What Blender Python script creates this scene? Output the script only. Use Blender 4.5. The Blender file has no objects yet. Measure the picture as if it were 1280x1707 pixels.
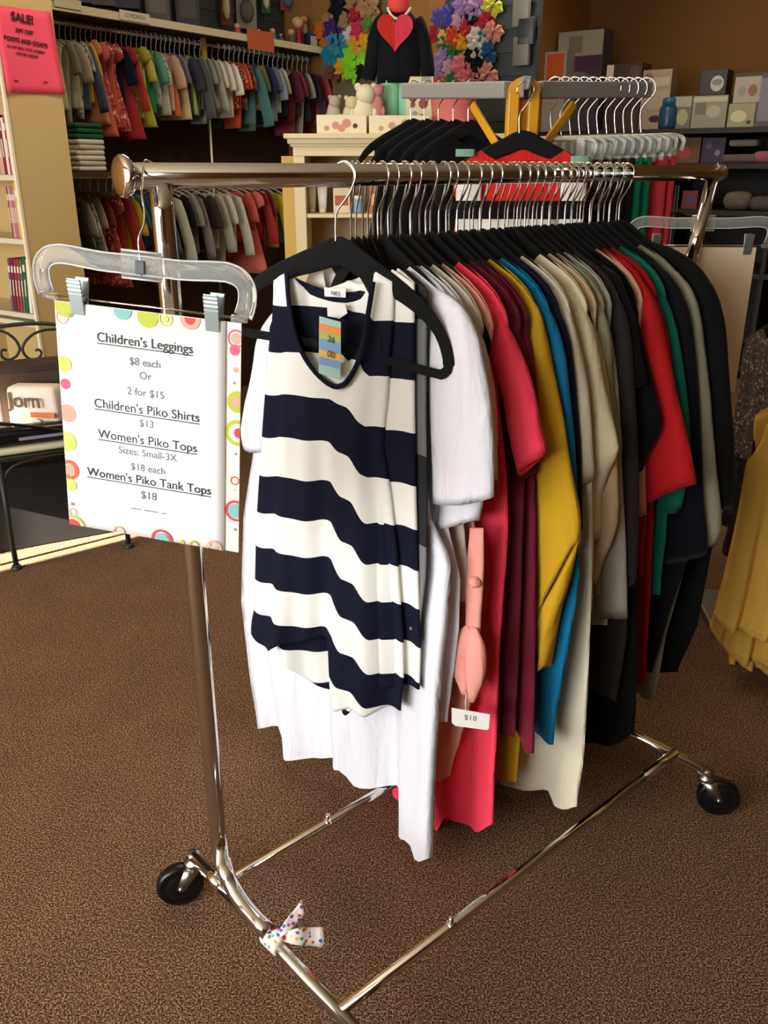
import bpy, bmesh, math, random
from math import sin, cos, pi, sqrt, atan2, radians
from mathutils import Vector, Matrix
random.seed(7)
scn = bpy.context.scene
C = scn.collection

# ------------------------------------------------------------------ camera
FPX, PITCH, CAMH = 1450.0, 0.376, 1.46
cd = bpy.data.cameras.new('camera'); cam = bpy.data.objects.new('camera', cd); C.objects.link(cam)
cd.sensor_fit = 'VERTICAL'; cd.sensor_height = 36.0; cd.lens = 36.0 * FPX / 1707.0
cd.clip_start = 0.02; cd.clip_end = 60
cam.location = (0, 0, CAMH); cam.rotation_euler = (pi/2 - PITCH, 0, 0)
scn.camera = cam

# ------------------------------------------------------------------ light
AB = radians(34.3)                       # bearing of the long left wall of the shop
AX = Vector((sin(AB), cos(AB), 0)); BX = Vector((cos(AB), -sin(AB), 0))
def AB3(a, b, z=0.0): return AX*a + BX*b + Vector((0, 0, z))
scn.view_settings.view_transform = 'Standard'; scn.view_settings.look = 'None'
scn.view_settings.gamma = 1.0; scn.view_settings.use_curve_mapping = False
scn.view_settings.exposure = 0.66
w = bpy.data.worlds.new('world'); scn.world = w; w.use_nodes = True
bg = w.node_tree.nodes['Background']; bg.inputs[0].default_value = (0.80, 0.90, 1.0, 1); bg.inputs[1].default_value = 1.2
def area(name, loc, target, sx, sy, power, col):
    l = bpy.data.lights.new(name, 'AREA'); l.shape = 'RECTANGLE'; l.size = sx; l.size_y = sy
    l.energy = power; l.color = col
    o = bpy.data.objects.new(name, l); C.objects.link(o); o.location = loc
    o.rotation_euler = (Vector(target) - Vector(loc)).to_track_quat('-Z', 'Y').to_euler()
    return o
# daylight through the shop front behind the camera
area('window_light', AB3(-3.1, -1.7, 1.55), AB3(2.0, -1.4, 1.0), 4.4, 2.3, 230, (0.93, 0.97, 1.0))
# warm ceiling panels deeper in the shop
for a_, b_, p_ in ((2.6, -2.4, 15), (5.2, -2.2, 17), (5.6, 0.4, 6)):
    area('ceiling_light', AB3(a_, b_, 3.04), AB3(a_, b_, 0), 1.2, 0.6, p_, (1.0, 0.86, 0.66))
sl = bpy.data.lights.new('sun', 'SUN'); sl.energy = 60; sl.color = (1.0, 0.93, 0.78); sl.angle = 0.006
so = bpy.data.objects.new('sun', sl); C.objects.link(so)
SUNB = radians(52.0)
so.rotation_euler = Vector((sin(SUNB)*cos(radians(24)), cos(SUNB)*cos(radians(24)), -sin(radians(24)))).to_track_quat('-Z', 'Y').to_euler()

# ------------------------------------------------------------------ helpers
def L(h):
    h = h.lstrip('#'); v = [int(h[i:i+2], 16)/255 for i in (0, 2, 4)]
    return tuple(c/12.92 if c <= 0.04045 else ((c+0.055)/1.055)**2.4 for c in v) + (1,)
MATS = {}
def mat(name, col='#808080', rough=0.6, metal=0.0, bump=0.0, bscale=200.0, var=0.0, trans=0.0, sheen=0.0, ior=1.45, emit=0.0):
    if name in MATS: return MATS[name]
    m = bpy.data.materials.new(name); m.use_nodes = True; nt = m.node_tree; b = nt.nodes['Principled BSDF']
    c = L(col) if isinstance(col, str) else col
    b.inputs['Base Color'].default_value = c; b.inputs['Roughness'].default_value = rough
    b.inputs['Metallic'].default_value = metal; b.inputs['IOR'].default_value = ior
    b.inputs['Transmission Weight'].default_value = trans
    if sheen: b.inputs['Sheen Weight'].default_value = sheen
    if bump or var:
        tc = nt.nodes.new('ShaderNodeTexCoord'); n = nt.nodes.new('ShaderNodeTexNoise')
        n.inputs['Scale'].default_value = bscale; n.inputs['Detail'].default_value = 3
        nt.links.new(tc.outputs['Object'], n.inputs['Vector'])
        if bump:
            bp = nt.nodes.new('ShaderNodeBump'); bp.inputs['Strength'].default_value = bump; bp.inputs['Distance'].default_value = 0.002
            nt.links.new(n.outputs['Fac'], bp.inputs['Height']); nt.links.new(bp.outputs[0], b.inputs['Normal'])
        if var:
            mx = nt.nodes.new('ShaderNodeMix'); mx.data_type = 'RGBA'
            mx.inputs[6].default_value = tuple(x*(1-var) for x in c[:3]) + (1,); mx.inputs[7].default_value = tuple(min(1, x*(1+var)) for x in c[:3]) + (1,)
            nt.links.new(n.outputs['Fac'], mx.inputs[0]); nt.links.new(mx.outputs[2], b.inputs['Base Color'])
    MATS[name] = m
    return m
def cloth(col, rough=0.85, var=0.06):
    nm = 'cloth_'+col.lstrip('#')
    if nm in MATS: return MATS[nm]
    m = mat(nm, col, rough, bump=0.25, bscale=420, var=var, sheen=0.04); nt = m.node_tree; b = nt.nodes['Principled BSDF']
    b.inputs['Specular IOR Level'].default_value = 0.2
    tc = nt.nodes.new('ShaderNodeTexCoord'); mp = nt.nodes.new('ShaderNodeMapping'); mp.inputs['Scale'].default_value = (20, 20, 6); mp.inputs['Rotation'].default_value = (0.25, 0.1, 0.3)
    n = nt.nodes.new('ShaderNodeTexNoise'); n.inputs['Scale'].default_value = 1.0; n.inputs['Detail'].default_value = 3; n.inputs['Distortion'].default_value = 0.6
    nt.links.new(tc.outputs['Object'], mp.inputs[0]); nt.links.new(mp.outputs[0], n.inputs['Vector'])
    bp = nt.nodes.new('ShaderNodeBump'); bp.inputs['Strength'].default_value = 0.55; bp.inputs['Distance'].default_value = 0.02
    nt.links.new(n.outputs['Fac'], bp.inputs['Height'])
    old = b.inputs['Normal'].links[0].from_node; nt.links.new(old.outputs[0], bp.inputs['Normal']); nt.links.new(bp.outputs[0], b.inputs['Normal'])
    return m

def obj(name, bm, m, parent=None, smooth=True, loc=None, z0=0.0):
    me = bpy.data.meshes.new(name); bm.normal_update()
    if smooth:
        for f in bm.faces: f.smooth = True
    bm.to_mesh(me); bm.free()
    if smooth == 'auto':
        pass
    for x in (m if isinstance(m, (list, tuple)) else [m]): me.materials.append(x)
    o = bpy.data.objects.new(name, me); C.objects.link(o)
    if parent: o.parent = parent
    if loc is not None: o.location = loc
    return o
def tag(o, label, cat, group=None, kind=None):
    o['label'] = label; o['category'] = cat
    if group: o['group'] = group
    if kind: o['kind'] = kind
    return o
def thing(name, label, cat, loc=(0, 0, 0), rz=0.0, group=None):
    o = bpy.data.objects.new(name, None); C.objects.link(o); o.location = loc; o.rotation_euler = (0, 0, rz)
    o.empty_display_size = 0.05
    return tag(o, label, cat, group)
def struct(name, bm, m, smooth=False):
    o = obj(name, bm, m, None, smooth); o['kind'] = 'structure'; return o
def copy_tree(o, parent=None):
    c = o.copy(); C.objects.link(c)
    if parent: c.parent = parent
    for ch in list(o.children): copy_tree(ch, c)
    return c
def bz(bearing): return pi/2 - radians(bearing)      # z rotation that turns local +x to a compass bearing

def box(bm, c, s, rot=None, bev=0.0, mi=0):
    g = bmesh.ops.create_cube(bm, size=1.0); vs = g['verts']
    bmesh.ops.scale(bm, vec=s, verts=vs)
    if bev > 0:
        es = list({e for v in vs for e in v.link_edges})
        r = bmesh.ops.bevel(bm, geom=es, offset=bev, segments=2, affect='EDGES', profile=0.5)
        vs = list({v for f in r['faces'] for v in f.verts} | {v for v in vs if v.is_valid})
    if rot is not None: bmesh.ops.rotate(bm, cent=(0, 0, 0), matrix=rot, verts=vs)
    bmesh.ops.translate(bm, vec=c, verts=vs)
    if mi:
        for f in {f for v in vs for f in v.link_faces}: f.material_index = mi
    return vs
def B(c, s, rot=None, bev=0.0):
    bm = bmesh.new(); box(bm, c, s, rot, bev); return bm
def tube(bm, pts, r, n=10, closed=False, binorm=None, rt=None, caps=True, mi=0):
    P = [Vector(p) for p in pts]; N = len(P); rings = []; nrm = None
    for i in range(N):
        a = P[(i-1) % N] if (closed or i > 0) else P[i]; b = P[(i+1) % N] if (closed or i < N-1) else P[i]
        t = (b-a)
        t = t.normalized() if t.length > 1e-9 else Vector((0, 0, 1))
        if binorm is not None:
            bi = Vector(binorm); u = t.cross(bi)
            u = u.normalized() if u.length > 1e-6 else Vector((1, 0, 0)); v = bi
        else:
            if nrm is None:
                nrm = t.orthogonal().normalized()
            else:
                nrm = nrm - t*nrm.dot(t)
                nrm = nrm.normalized() if nrm.length > 1e-6 else t.orthogonal().normalized()
            u = nrm; v = t.cross(u)
        ri = r[i] if isinstance(r, (list, tuple)) else r
        ti = (rt[i] if isinstance(rt, (list, tuple)) else rt) if rt is not None else ri
        rings.append([bm.verts.new(P[i] + u*ri*cos(2*pi*k/n) + v*ti*sin(2*pi*k/n)) for k in range(n)])
    fs = []
    for i in range(N if closed else N-1):
        A, Bq = rings[i], rings[(i+1) % N]
        for k in range(n): fs.append(bm.faces.new((A[k], A[(k+1) % n], Bq[(k+1) % n], Bq[k])))
    if caps and not closed:
        fs.append(bm.faces.new(rings[0][::-1])); fs.append(bm.faces.new(rings[-1]))
    for f in fs: f.material_index = mi
    return rings
def T(pts, r, n=10, **k):
    bm = bmesh.new(); tube(bm, pts, r, n, **k); return bm
def lathe(bm, prof, n=20, axis='Z', c=(0, 0, 0), mi=0):
    rings = []
    for (r, h) in prof:
        ring = []
        for k in range(n):
            a = 2*pi*k/n
            p = {'Z': (r*cos(a), r*sin(a), h), 'X': (h, r*cos(a), r*sin(a)), 'Y': (r*sin(a), h, r*cos(a))}[axis]
            ring.append(bm.verts.new(Vector(p)+Vector(c)))
        rings.append(ring)
    for i in range(len(rings)-1):
        for k in range(n):
            f = bm.faces.new((rings[i][k], rings[i][(k+1) % n], rings[i+1][(k+1) % n], rings[i+1][k])); f.material_index = mi
    f = bm.faces.new(rings[0][::-1]); f.material_index = mi; f = bm.faces.new(rings[-1]); f.material_index = mi
def grid(bm, fn, nu, nv, uvl=None, uvf=None, flip=False, mi=0):
    V = [[bm.verts.new(fn(i/nu, j/nv)) for i in range(nu+1)] for j in range(nv+1)]
    for j in range(nv):
        for i in range(nu):
            q = [(i, j), (i+1, j), (i+1, j+1), (i, j+1)]
            if flip: q = q[::-1]
            try: f = bm.faces.new([V[b][a] for a, b in q])
            except ValueError: continue
            f.material_index = mi
            if uvl is not None:
                for lp, (a, b) in zip(f.loops, q): lp[uvl].uv = uvf(a/nu, b/nv)
    return V
def prism(bm, poly, y0, y1, mi=0):                     # polygon in x,z extruded along y
    a = [bm.verts.new((x, y0, z)) for x, z in poly]; b = [bm.verts.new((x, y1, z)) for x, z in poly]
    n = len(poly); fs = [bm.faces.new(a), bm.faces.new(b[::-1])]
    for i in range(n): fs.append(bm.faces.new((a[i], b[i], b[(i+1) % n], a[(i+1) % n])))
    for f in fs: f.material_index = mi
def lerp(a, b, t): return a+(b-a)*t
def interp(xs, ys, x):
    if x <= xs[0]: return ys[0]
    for i in range(len(xs)-1):
        if x <= xs[i+1]: return lerp(ys[i], ys[i+1], (x-xs[i])/max(1e-9, xs[i+1]-xs[i]))
    return ys[-1]
def smooth01(t): t = max(0, min(1, t)); return t*t*(3-2*t)
def resample(pts, n):
    pts = [Vector(p) for p in pts]; d = [0.0]
    for i in range(1, len(pts)): d.append(d[-1]+(pts[i]-pts[i-1]).length)
    out = []
    for k in range(n):
        x = d[-1]*k/(n-1); i = 0
        while i < len(pts)-2 and d[i+1] < x: i += 1
        t = (x-d[i])/max(1e-9, d[i+1]-d[i])
        p0 = pts[max(0, i-1)]; p1 = pts[i]; p2 = pts[i+1]; p3 = pts[min(len(pts)-1, i+2)]
        out.append(p1*(1-t)+p2*t + ((p2-p0)*(t-2*t*t+t**3)+(p3-p1)*(t**3-t*t))*0.35)
    return out
def text_bm(txt, size, bold=0.0, align='CENTER', thick=0.0):
    cu = bpy.data.curves.new('t', 'FONT'); cu.body = txt; cu.size = size; cu.align_x = align; cu.offset = bold; cu.extrude = thick
    to = bpy.data.objects.new('t', cu); C.objects.link(to)
    dg = bpy.context.evaluated_depsgraph_get(); dg.update()
    me = bpy.data.meshes.new_from_object(to.evaluated_get(dg))
    bm = bmesh.new(); bm.from_mesh(me)
    bpy.data.objects.remove(to); bpy.data.curves.remove(cu); bpy.data.meshes.remove(me)
    return bm                                            # in the x,y plane
def merge(dst, src, M=None):
    if M is not None: bmesh.ops.transform(src, matrix=M, verts=src.verts)
    me = bpy.data.meshes.new('tmp'); src.to_mesh(me); src.free(); dst.from_mesh(me); bpy.data.meshes.remove(me)

# image measurements turned into points of the shop (1280x1707 frame, camera above)
CP, SP = cos(PITCH), sin(PITCH)
def ray(u, v):
    x = u-640.0; y = 853.5-v
    return Vector((x, FPX*CP+y*SP, y*CP-FPX*SP))/FPX
O3 = Vector((0, 0, CAMH))
def onplane(u, v, P, n):
    r = ray(u, v); return O3 + r*((Vector(P)-O3).dot(n)/r.dot(n))
def onF(u, v, fwd): return onplane(u, v, (0, fwd, 0), Vector((0, 1, 0)))
def onA(u, v, a): return onplane(u, v, AX*a, AX)
def onBp(u, v, b): return onplane(u, v, BX*b, BX)
def onZ(u, v, z): return onplane(u, v, (0, 0, z), Vector((0, 0, 1)))

# ------------------------------------------------------------------ materials
chrome = mat('chrome', '#d8d6d2', 0.09, 1.0)
steel = mat('zinc_steel', '#a9a69c', 0.3, 1.0)
blackplastic = mat('black_plastic', '#101011', 0.35)
rubber = mat('black_rubber', '#0b0b0c', 0.32)
velvet = mat('black_velvet', '#050506', 0.95, bump=0.2, bscale=900)
clear = mat('clear_plastic', '#f6f5f0', 0.05, trans=0.88, ior=1.15)
paper = mat('white_paper', '#f4f2ec', 0.7)
ink = mat('dark_ink', '#2a2a2e', 0.6)
inklight = mat('grey_ink', '#6d6d72', 0.6)

def carpet_mat():
    m = bpy.data.materials.new('carpet'); m.use_nodes = True; nt = m.node_tree; b = nt.nodes['Principled BSDF']
    tc = nt.nodes.new('ShaderNodeTexCoord')
    n1 = nt.nodes.new('ShaderNodeTexNoise'); n1.inputs['Scale'].default_value = 270; n1.inputs['Detail'].default_value = 2
    n2 = nt.nodes.new('ShaderNodeTexNoise'); n2.inputs['Scale'].default_value = 6
    v = nt.nodes.new('ShaderNodeTexVoronoi'); v.inputs['Scale'].default_value = 210
    for n in (n1, n2, v): nt.links.new(tc.outputs['Object'], n.inputs['Vector'])
    cr = nt.nodes.new('ShaderNodeValToRGB'); e = cr.color_ramp.elements
    e[0].position = 0.36; e[0].color = L('#35271f'); e[1].position = 0.66; e[1].color = L('#c8a27e')
    e2 = cr.color_ramp.elements.new(0.5); e2.color = L('#745641')
    nt.links.new(n1.outputs['Fac'], cr.inputs[0])
    mx = nt.nodes.new('ShaderNodeMix'); mx.data_type = 'RGBA'; mx.blend_type = 'MULTIPLY'; mx.inputs[0].default_value = 0.35
    nt.links.new(cr.outputs[0], mx.inputs[6]); nt.links.new(v.outputs['Color'], mx.inputs[7])
    sep = nt.nodes.new('ShaderNodeMath'); sep.operation = 'MULTIPLY_ADD'; sep.inputs[1].default_value = 0.3; sep.inputs[2].default_value = 0.85
    nt.links.new(n2.outputs['Fac'], sep.inputs[0])
    bw = nt.nodes.new('ShaderNodeRGBToBW'); nt.links.new(v.outputs['Color'], bw.inputs[0]); nt.links.new(bw.outputs[0], mx.inputs[7])
    m2 = nt.nodes.new('ShaderNodeMix'); m2.data_type = 'RGBA'; m2.blend_type = 'MULTIPLY'; m2.inputs[0].default_value = 1
    nt.links.new(mx.outputs[2], m2.inputs[6]); nt.links.new(sep.outputs[0], m2.inputs[7])
    nt.links.new(m2.outputs[2], b.inputs['Base Color']); b.inputs['Roughness'].default_value = 0.95
    b.inputs['Specular IOR Level'].default_value = 0.1
    bp = nt.nodes.new('ShaderNodeBump'); bp.inputs['Strength'].default_value = 0.7; bp.inputs['Distance'].default_value = 0.006
    nt.links.new(n1.outputs['Fac'], bp.inputs['Height']); nt.links.new(bp.outputs[0], b.inputs['Normal'])
    return m
def stripe_mat(name, c1, c2, period, phase, duty=0.5):
    m = bpy.data.materials.new(name); m.use_nodes = True; nt = m.node_tree; b = nt.nodes['Principled BSDF']
    uv = nt.nodes.new('ShaderNodeUVMap'); sx = nt.nodes.new('ShaderNodeSeparateXYZ'); nt.links.new(uv.outputs[0], sx.inputs[0])
    a = nt.nodes.new('ShaderNodeMath'); a.operation = 'MULTIPLY_ADD'; a.inputs[1].default_value = 1/period; a.inputs[2].default_value = phase
    nt.links.new(sx.outputs[1], a.inputs[0])
    fr = nt.nodes.new('ShaderNodeMath'); fr.operation = 'FRACT'; nt.links.new(a.outputs[0], fr.inputs[0])
    g = nt.nodes.new('ShaderNodeMath'); g.operation = 'GREATER_THAN'; g.inputs[1].default_value = duty; nt.links.new(fr.outputs[0], g.inputs[0])
    mx = nt.nodes.new('ShaderNodeMix'); mx.data_type = 'RGBA'; mx.inputs[6].default_value = L(c1); mx.inputs[7].default_value = L(c2)
    nt.links.new(g.outputs[0], mx.inputs[0]); nt.links.new(mx.outputs[2], b.inputs['Base Color']); b.inputs['Roughness'].default_value = 0.85
    b.inputs['Specular IOR Level'].default_value = 0.2
    return m
def spots_mat(name, base, cols, scale, thr=0.35):
    m = bpy.data.materials.new(name); m.use_nodes = True; nt = m.node_tree; b = nt.nodes['Principled BSDF']
    tc = nt.nodes.new('ShaderNodeTexCoord'); v = nt.nodes.new('ShaderNodeTexVoronoi'); v.inputs['Scale'].default_value = scale
    nt.links.new(tc.outputs['Object'], v.inputs['Vector'])
    lt = nt.nodes.new('ShaderNodeMath'); lt.operation = 'LESS_THAN'; lt.inputs[1].default_value = thr; nt.links.new(v.outputs['Distance'], lt.inputs[0])
    cr = nt.nodes.new('ShaderNodeValToRGB'); cr.color_ramp.interpolation = 'CONSTANT'
    e = cr.color_ramp.elements; e[0].color = L(cols[0]); e[1].position = 1/len(cols); e[1].color = L(cols[1 % len(cols)])
    for i in range(2, len(cols)):
        x = e.new(i/len(cols)); x.color = L(cols[i])
    bw = nt.nodes.new('ShaderNodeSeparateColor'); nt.links.new(v.outputs['Color'], bw.inputs[0]); nt.links.new(bw.outputs[0], cr.inputs[0])
    mx = nt.nodes.new('ShaderNodeMix'); mx.data_type = 'RGBA'; mx.inputs[6].default_value = L(base)
    nt.links.new(cr.outputs[0], mx.inputs[7]); nt.links.new(lt.outputs[0], mx.inputs[0]); nt.links.new(mx.outputs[2], b.inputs['Base Color'])
    b.inputs['Roughness'].default_value = 0.8
    return m

# ------------------------------------------------------------------ the room
WB = -4.32          # left wall
AF, AE, AJ, BJ, BR, CH = -3.2, 7.6, 5.12, -3.16, 4.2, 3.15
M_room = Matrix(((AX.x, BX.x, 0, 0), (AX.y, BX.y, 0, 0), (0, 0, 1, 0), (0, 0, 0, 1)))
# note: a,b,z is left handed, normals are recalculated below
def slab(bm, a0, a1, b0, b1, z0, z1):
    vs = box(bm, ((a0+a1)/2, (b0+b1)/2, (z0+z1)/2), (a1-a0, b1-b0, z1-z0))
    bmesh.ops.transform(bm, matrix=M_room, verts=vs)
def fin(bm): bmesh.ops.recalc_face_normals(bm, faces=bm.faces); return bm
def slabs(lst):
    bm = bmesh.new()
    for s in lst: slab(bm, *s)
    return fin(bm)
tan = mat('tan_wall_paint', '#9c6d33', 0.85, bump=0.15, bscale=60, var=0.05)
brownwall = mat('brown_wall_paint', '#7a5226', 0.85, bump=0.15, bscale=60, var=0.05)
darkpanel = mat('dark_brown_panel', '#402b1c', 0.8, bump=0.1, bscale=40, var=0.08)
cream = mat('cream_paint', '#d9cba4', 0.55, bump=0.08, bscale=50, var=0.03)
ceil = mat('ceiling_paint', '#cfc0a0', 0.9)
struct('floor', slabs([(AF, AE, WB-0.1, BR, -0.05, 0)]), carpet_mat())
struct('ceiling', slabs([(AF, AE, WB-0.1, BR, CH, CH+0.05)]), ceil)
SA = -2.435    # gap added in the unseen stretch of left wall, shaped for the floor sun streak
struct('wall_left', slabs([(AF, SA-0.42, WB-0.1, WB, 0, CH), (SA+0.42, AE, WB-0.1, WB, 0, CH), (SA-0.42, SA+0.42, WB-0.1, WB, 2.6, CH),
                           (AJ, AE, WB, BJ, 0, CH)]), tan)
struct('trim_1', slabs([(BK0, AJ, WB, WB+0.012, 0.0, 2.14) for BK0 in (2.72,)]), darkpanel)
struct('wall_back', slabs([(AE, AE+0.1, WB-0.1, BR, 0, CH)]), brownwall)
struct('wall_right', slabs([(AF, AE, BR, BR+0.1, 0, CH)]), brownwall)
struct('wall_front', slabs([(AF-0.1, AF, WB-0.1, -4.0, 0, CH), (AF-0.1, AF, 1.0, BR, 0, CH), (AF-0.1, AF, -4.0, 1.0, 0, 0.35), (AF-0.1, AF, -4.0, 1.0, 2.75, CH)]), tan)
struct('window_1', slabs([(AF-0.07, AF-0.03, b, b+0.05, 0.35, 2.75) for b in (-4.0, -2.35, -0.7, 0.95)] + [(AF-0.07, AF-0.03, -4.0, 1.0, z, z+0.05) for z in (0.35, 2.7)]), blackplastic)
struct('sun_block_panel', slabs([(AF-0.03, AF-0.01, -4.0, 1.0, 0.35, 2.75)]), mat('sun_block_white', '#d9d6cf', 0.8))  # unseen panel added across the window opening to keep direct sun off the rack

# ------------------------------------------------------------------ the rolling rack
RB = 48.3
R2 = Vector((sin(radians(RB)), cos(radians(RB)), 0)); Q2 = Vector((R2.y, -R2.x, 0))
A0 = Vector((-0.325, 1.352, 0)); RZ = 1.450; RRAD = 0.0185
BL = 1.06; BW = 0.377; BH = 0.125; TL = 1.565
rack = thing('clothing_rack', 'chrome rolling garment rack packed with adult tops in the foreground', 'rack', A0, bz(RB))
# local frame of the rack: x along the rail, y to the far side
def RK(x, s, z): return Vector((x, -s, z))
o = obj('hanging_rail', T([RK(-0.05, 0, RZ), RK(TL+0.02, 0, RZ)], RRAD, 20), chrome, rack)
bm = bmesh.new(); lathe(bm, [(0.019, 0.012), (0.0285, 0.006), (0.0295, 0.0), (0.027, -0.004), (0.015, -0.0065), (0.001, -0.007)], 28, 'X', (-0.058, 0, RZ))
obj('end_cap', fin(bm), chrome, o)
bm = bmesh.new(); lathe(bm, [(0.018, -0.01), (0.022, 0.0), (0.02, 0.015), (0.012, 0.02)], 20, 'X', (TL+0.025, 0, RZ)); obj('end_cap', fin(bm), chrome, o)
# front upright: straight post that curves into the base bar
pts = [RK(0, 0, RZ-0.01), RK(0, 0, 0.9), RK(0, 0, 0.24), RK(0, 0.006, 0.19), RK(0, 0.025, 0.155), RK(0, 0.06, 0.133), RK(0, 0.10, BH), RK(0, 0.165, BH)]
u1 = obj('upright', T(resample(pts, 40), 0.0165, 16), chrome, rack)
obj('locking_ring', T([RK(0, 0, 0.93), RK(0, 0, 0.95)], 0.0185, 16), chrome, u1)
pts = [RK(TL, 0, RZ-0.01), RK(BL+0.02, 0.1, 0.2), RK(BL, 0.12, BH)]
u2 = obj('upright', T(resample(pts, 20), 0.0145, 16), chrome, rack)
q0, q1 = RK(TL, 0, RZ-0.02), RK(TL-0.1, 0.02, RZ-0.24)
obj('locking_ring', T([q0, q1], 0.0165, 16), chrome, u2)
for X, s0 in ((0, -0.115), (BL, -0.115)):
    e = obj('base_bar', T([RK(X, s0, BH-0.012), RK(X, 0.475, BH-0.012)], 0.0125, 14), chrome, rack)
    obj('sleeve', T([RK(X, -0.06, BH-0.012), RK(X, 0.0, BH-0.012)], 0.0142, 14), chrome, e)
for s in (0.0, BW):
    e = obj('base_rail', T([RK(0.0, s, BH-0.005), RK(BL, s, BH-0.005)], 0.0105, 14), chrome, rack)
    obj('sleeve', T([RK(BL-0.14, s, BH-0.005), RK(BL, s, BH-0.005)], 0.0128, 14), chrome, e)
    bm = T([RK(0.26, s, BH-0.005), RK(0.275, s, BH-0.005)], 0.0125, 14); tube(bm, [RK(0.27, s, BH+0.002), RK(0.27, s, BH+0.016)], 0.005, 8)
    obj('spring_button', bm, chrome, e)
def caster(X, s, turn):
    bm = bmesh.new(); lathe(bm, [(0.004, 0.124), (0.012, 0.124), (0.012, 0.108), (0.021, 0.105), (0.021, 0.097), (0.017, 0.092)], 18, 'Z')
    o = obj('caster', fin(bm), steel, rack); o.location = RK(X, s, 0); o.rotation_euler = (0, 0, turn)
    bm = bmesh.new(); box(bm, (0.006, 0, 0.0925), (0.036, 0.036, 0.004), None, 0.001)
    for sy in (-1, 1):
        prism(bm, [(-0.012, 0.093), (0.024, 0.093), (0.042, 0.05), (0.034, 0.042), (0.024, 0.046)], sy*0.0165, sy*0.0185)
    tube(bm, [(0.033, -0.022, 0.05), (0.033, 0.022, 0.05)], 0.005, 10); obj('caster_fork', fin(bm), steel, o)
    bm = bmesh.new()
    lathe(bm, [(0.008, -0.0145), (0.030, -0.0145), (0.034, -0.010), (0.040, -0.0145), (0.046, -0.013), (0.0495, -0.007), (0.0495, 0.007), (0.046, 0.013), (0.040, 0.0145), (0.034, 0.010), (0.030, 0.0145), (0.008, 0.0145)], 32, 'Y', (0.033, 0, 0.0495))
    obj('wheel', fin(bm), rubber, o)
caster(0, -0.113, radians(155)); caster(BL, 0.464, radians(-55)); caster(BL, -0.11, radians(-30)); caster(0, 0.47, radians(200))
# ribbon bow tied round the front base bar
dots = spots_mat('dotted_ribbon', '#ece4dc', ['#d8433b', '#3f7cc4', '#4a9a54', '#e9b23a', '#8f4aa0'], 95, 0.36)
rb = thing('ribbon', 'white polka dot ribbon tied around the front base bar of the rack', 'ribbon', A0 + Q2*0.185 + Vector((0, 0, BH-0.012)), bz(RB))
bm = bmesh.new()
for k in range(2): tube(bm, [(0.0, 0.018*k-0.014, 0), (0.0, 0.018*k+0.012, 0)], 0.0155+0.001*k, 16)
obj('wrap', bm, dots, rb)
def tail(pts, wid, name):
    P = resample(pts, 12); bm = bmesh.new()
    def f(i, j):
        p = P[min(11, int(round(j*11)))]; ww = wid*(0.35+0.9*j if j < 0.8 else 1.1)
        notch = -0.012*(1-abs(2*i-1)) if j > 0.95 else 0
        return p + Vector((0.25*(i-0.5)*ww, 0.3*(i-0.5)*ww + notch*0.5, (i-0.5)*ww)) + Vector((0, 0, 0.003*sin(9*j+4*i)))
    grid(bm, f, 6, 11); r = obj(name, bm, dots, rb); md = r.modifiers.new('s', 'SOLIDIFY'); md.thickness = 0.0012
tail([(0.0, 0.0, 0.016), (0.012, -0.01, 0.035), (0.035, -0.012, 0.05), (0.052, -0.015, 0.062)], 0.03, 'tail')
tail([(0.0, 0.0, 0.014), (0.03, -0.03, 0.022), (0.052, -0.035, 0.012), (0.072, -0.05, 0.004)], 0.034, 'tail')
bm = bmesh.new(); bmesh.ops.create_icosphere(bm, subdivisions=2, radius=0.012); bmesh.ops.scale(bm, vec=(1, 1.2, 0.9), verts=bm.verts); bmesh.ops.translate(bm, vec=(0.006, 0, 0.017), verts=bm.verts)
obj('knot', bm, dots, rb)

# ------------------------------------------------------------------ hangers on the rail
ARM = [(0.0, 0.125), (0.05, 0.146), (0.10, 0.168), (0.14, 0.188), (0.17, 0.208), (0.195, 0.236), (0.21, 0.266), (0.214, 0.285)]
def hz(s): return interp([a for a, _ in ARM], [b for _, b in ARM], abs(s))
def hook_pts(Rr=0.0215, wr=0.0016):
    P = []
    for k in range(15):
        a = radians(205 - k*(205+35)/14.0); P.append((Rr*cos(a), 0, Rr*sin(a)))
    P += [(0.014, 0, -0.024), (0.002, 0, -0.042), (-0.010, 0, -0.058), (-0.0125, 0, -0.075), (-0.010, 0, -0.115)]
    return P
HOOK = resample(hook_pts(), 36)
def hanger_body_bm(width=1.0):
    bm = bmesh.new(); pts = []
    up = [(s, -z) for s, z in ARM]
    P = [(-s, 0, z) for s, z in up[::-1]] + [(s, 0, z) for s, z in up[1:]]
    P = resample(P, 41)
    rw = [0.0105+0.0145*max(0, 1-abs(i-20)/16.0) for i in range(41)]
    P2 = [Vector((p[0]*width, p[1], p[2])) for p in P]
    tube(bm, P2, rw, 10, binorm=(0, 1, 0), rt=0.0028)
    e = P2[-1]; a = P2[0]
    low = [e + Vector((0, 0, 0.003)), e + Vector((-0.001, 0, -0.008)), e + Vector((-0.010, 0, -0.018)), e + Vector((-0.028, 0, -0.019)), Vector((0.0, 0, e.z-0.010)),
           a + Vector((0.028, 0, -0.019)), a + Vector((0.010, 0, -0.018)), a + Vector((0.001, 0, -0.008)), a + Vector((0, 0, 0.003))]
    tube(bm, resample(low, 40), 0.0085, 10, binorm=(0, 1, 0), rt=0.0026)
    return bm
def make_hanger(nm, label, loc, rz, group):
    t = thing(nm, label, 'hanger', loc, rz, group)
    obj('body', hanger_body_bm(), velvet, t); obj('hook', T(HOOK, 0.0019, 8), chrome, t)
    return t
def railpt(X): return A0 + R2*X + Vector((0, 0, RZ))
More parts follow.
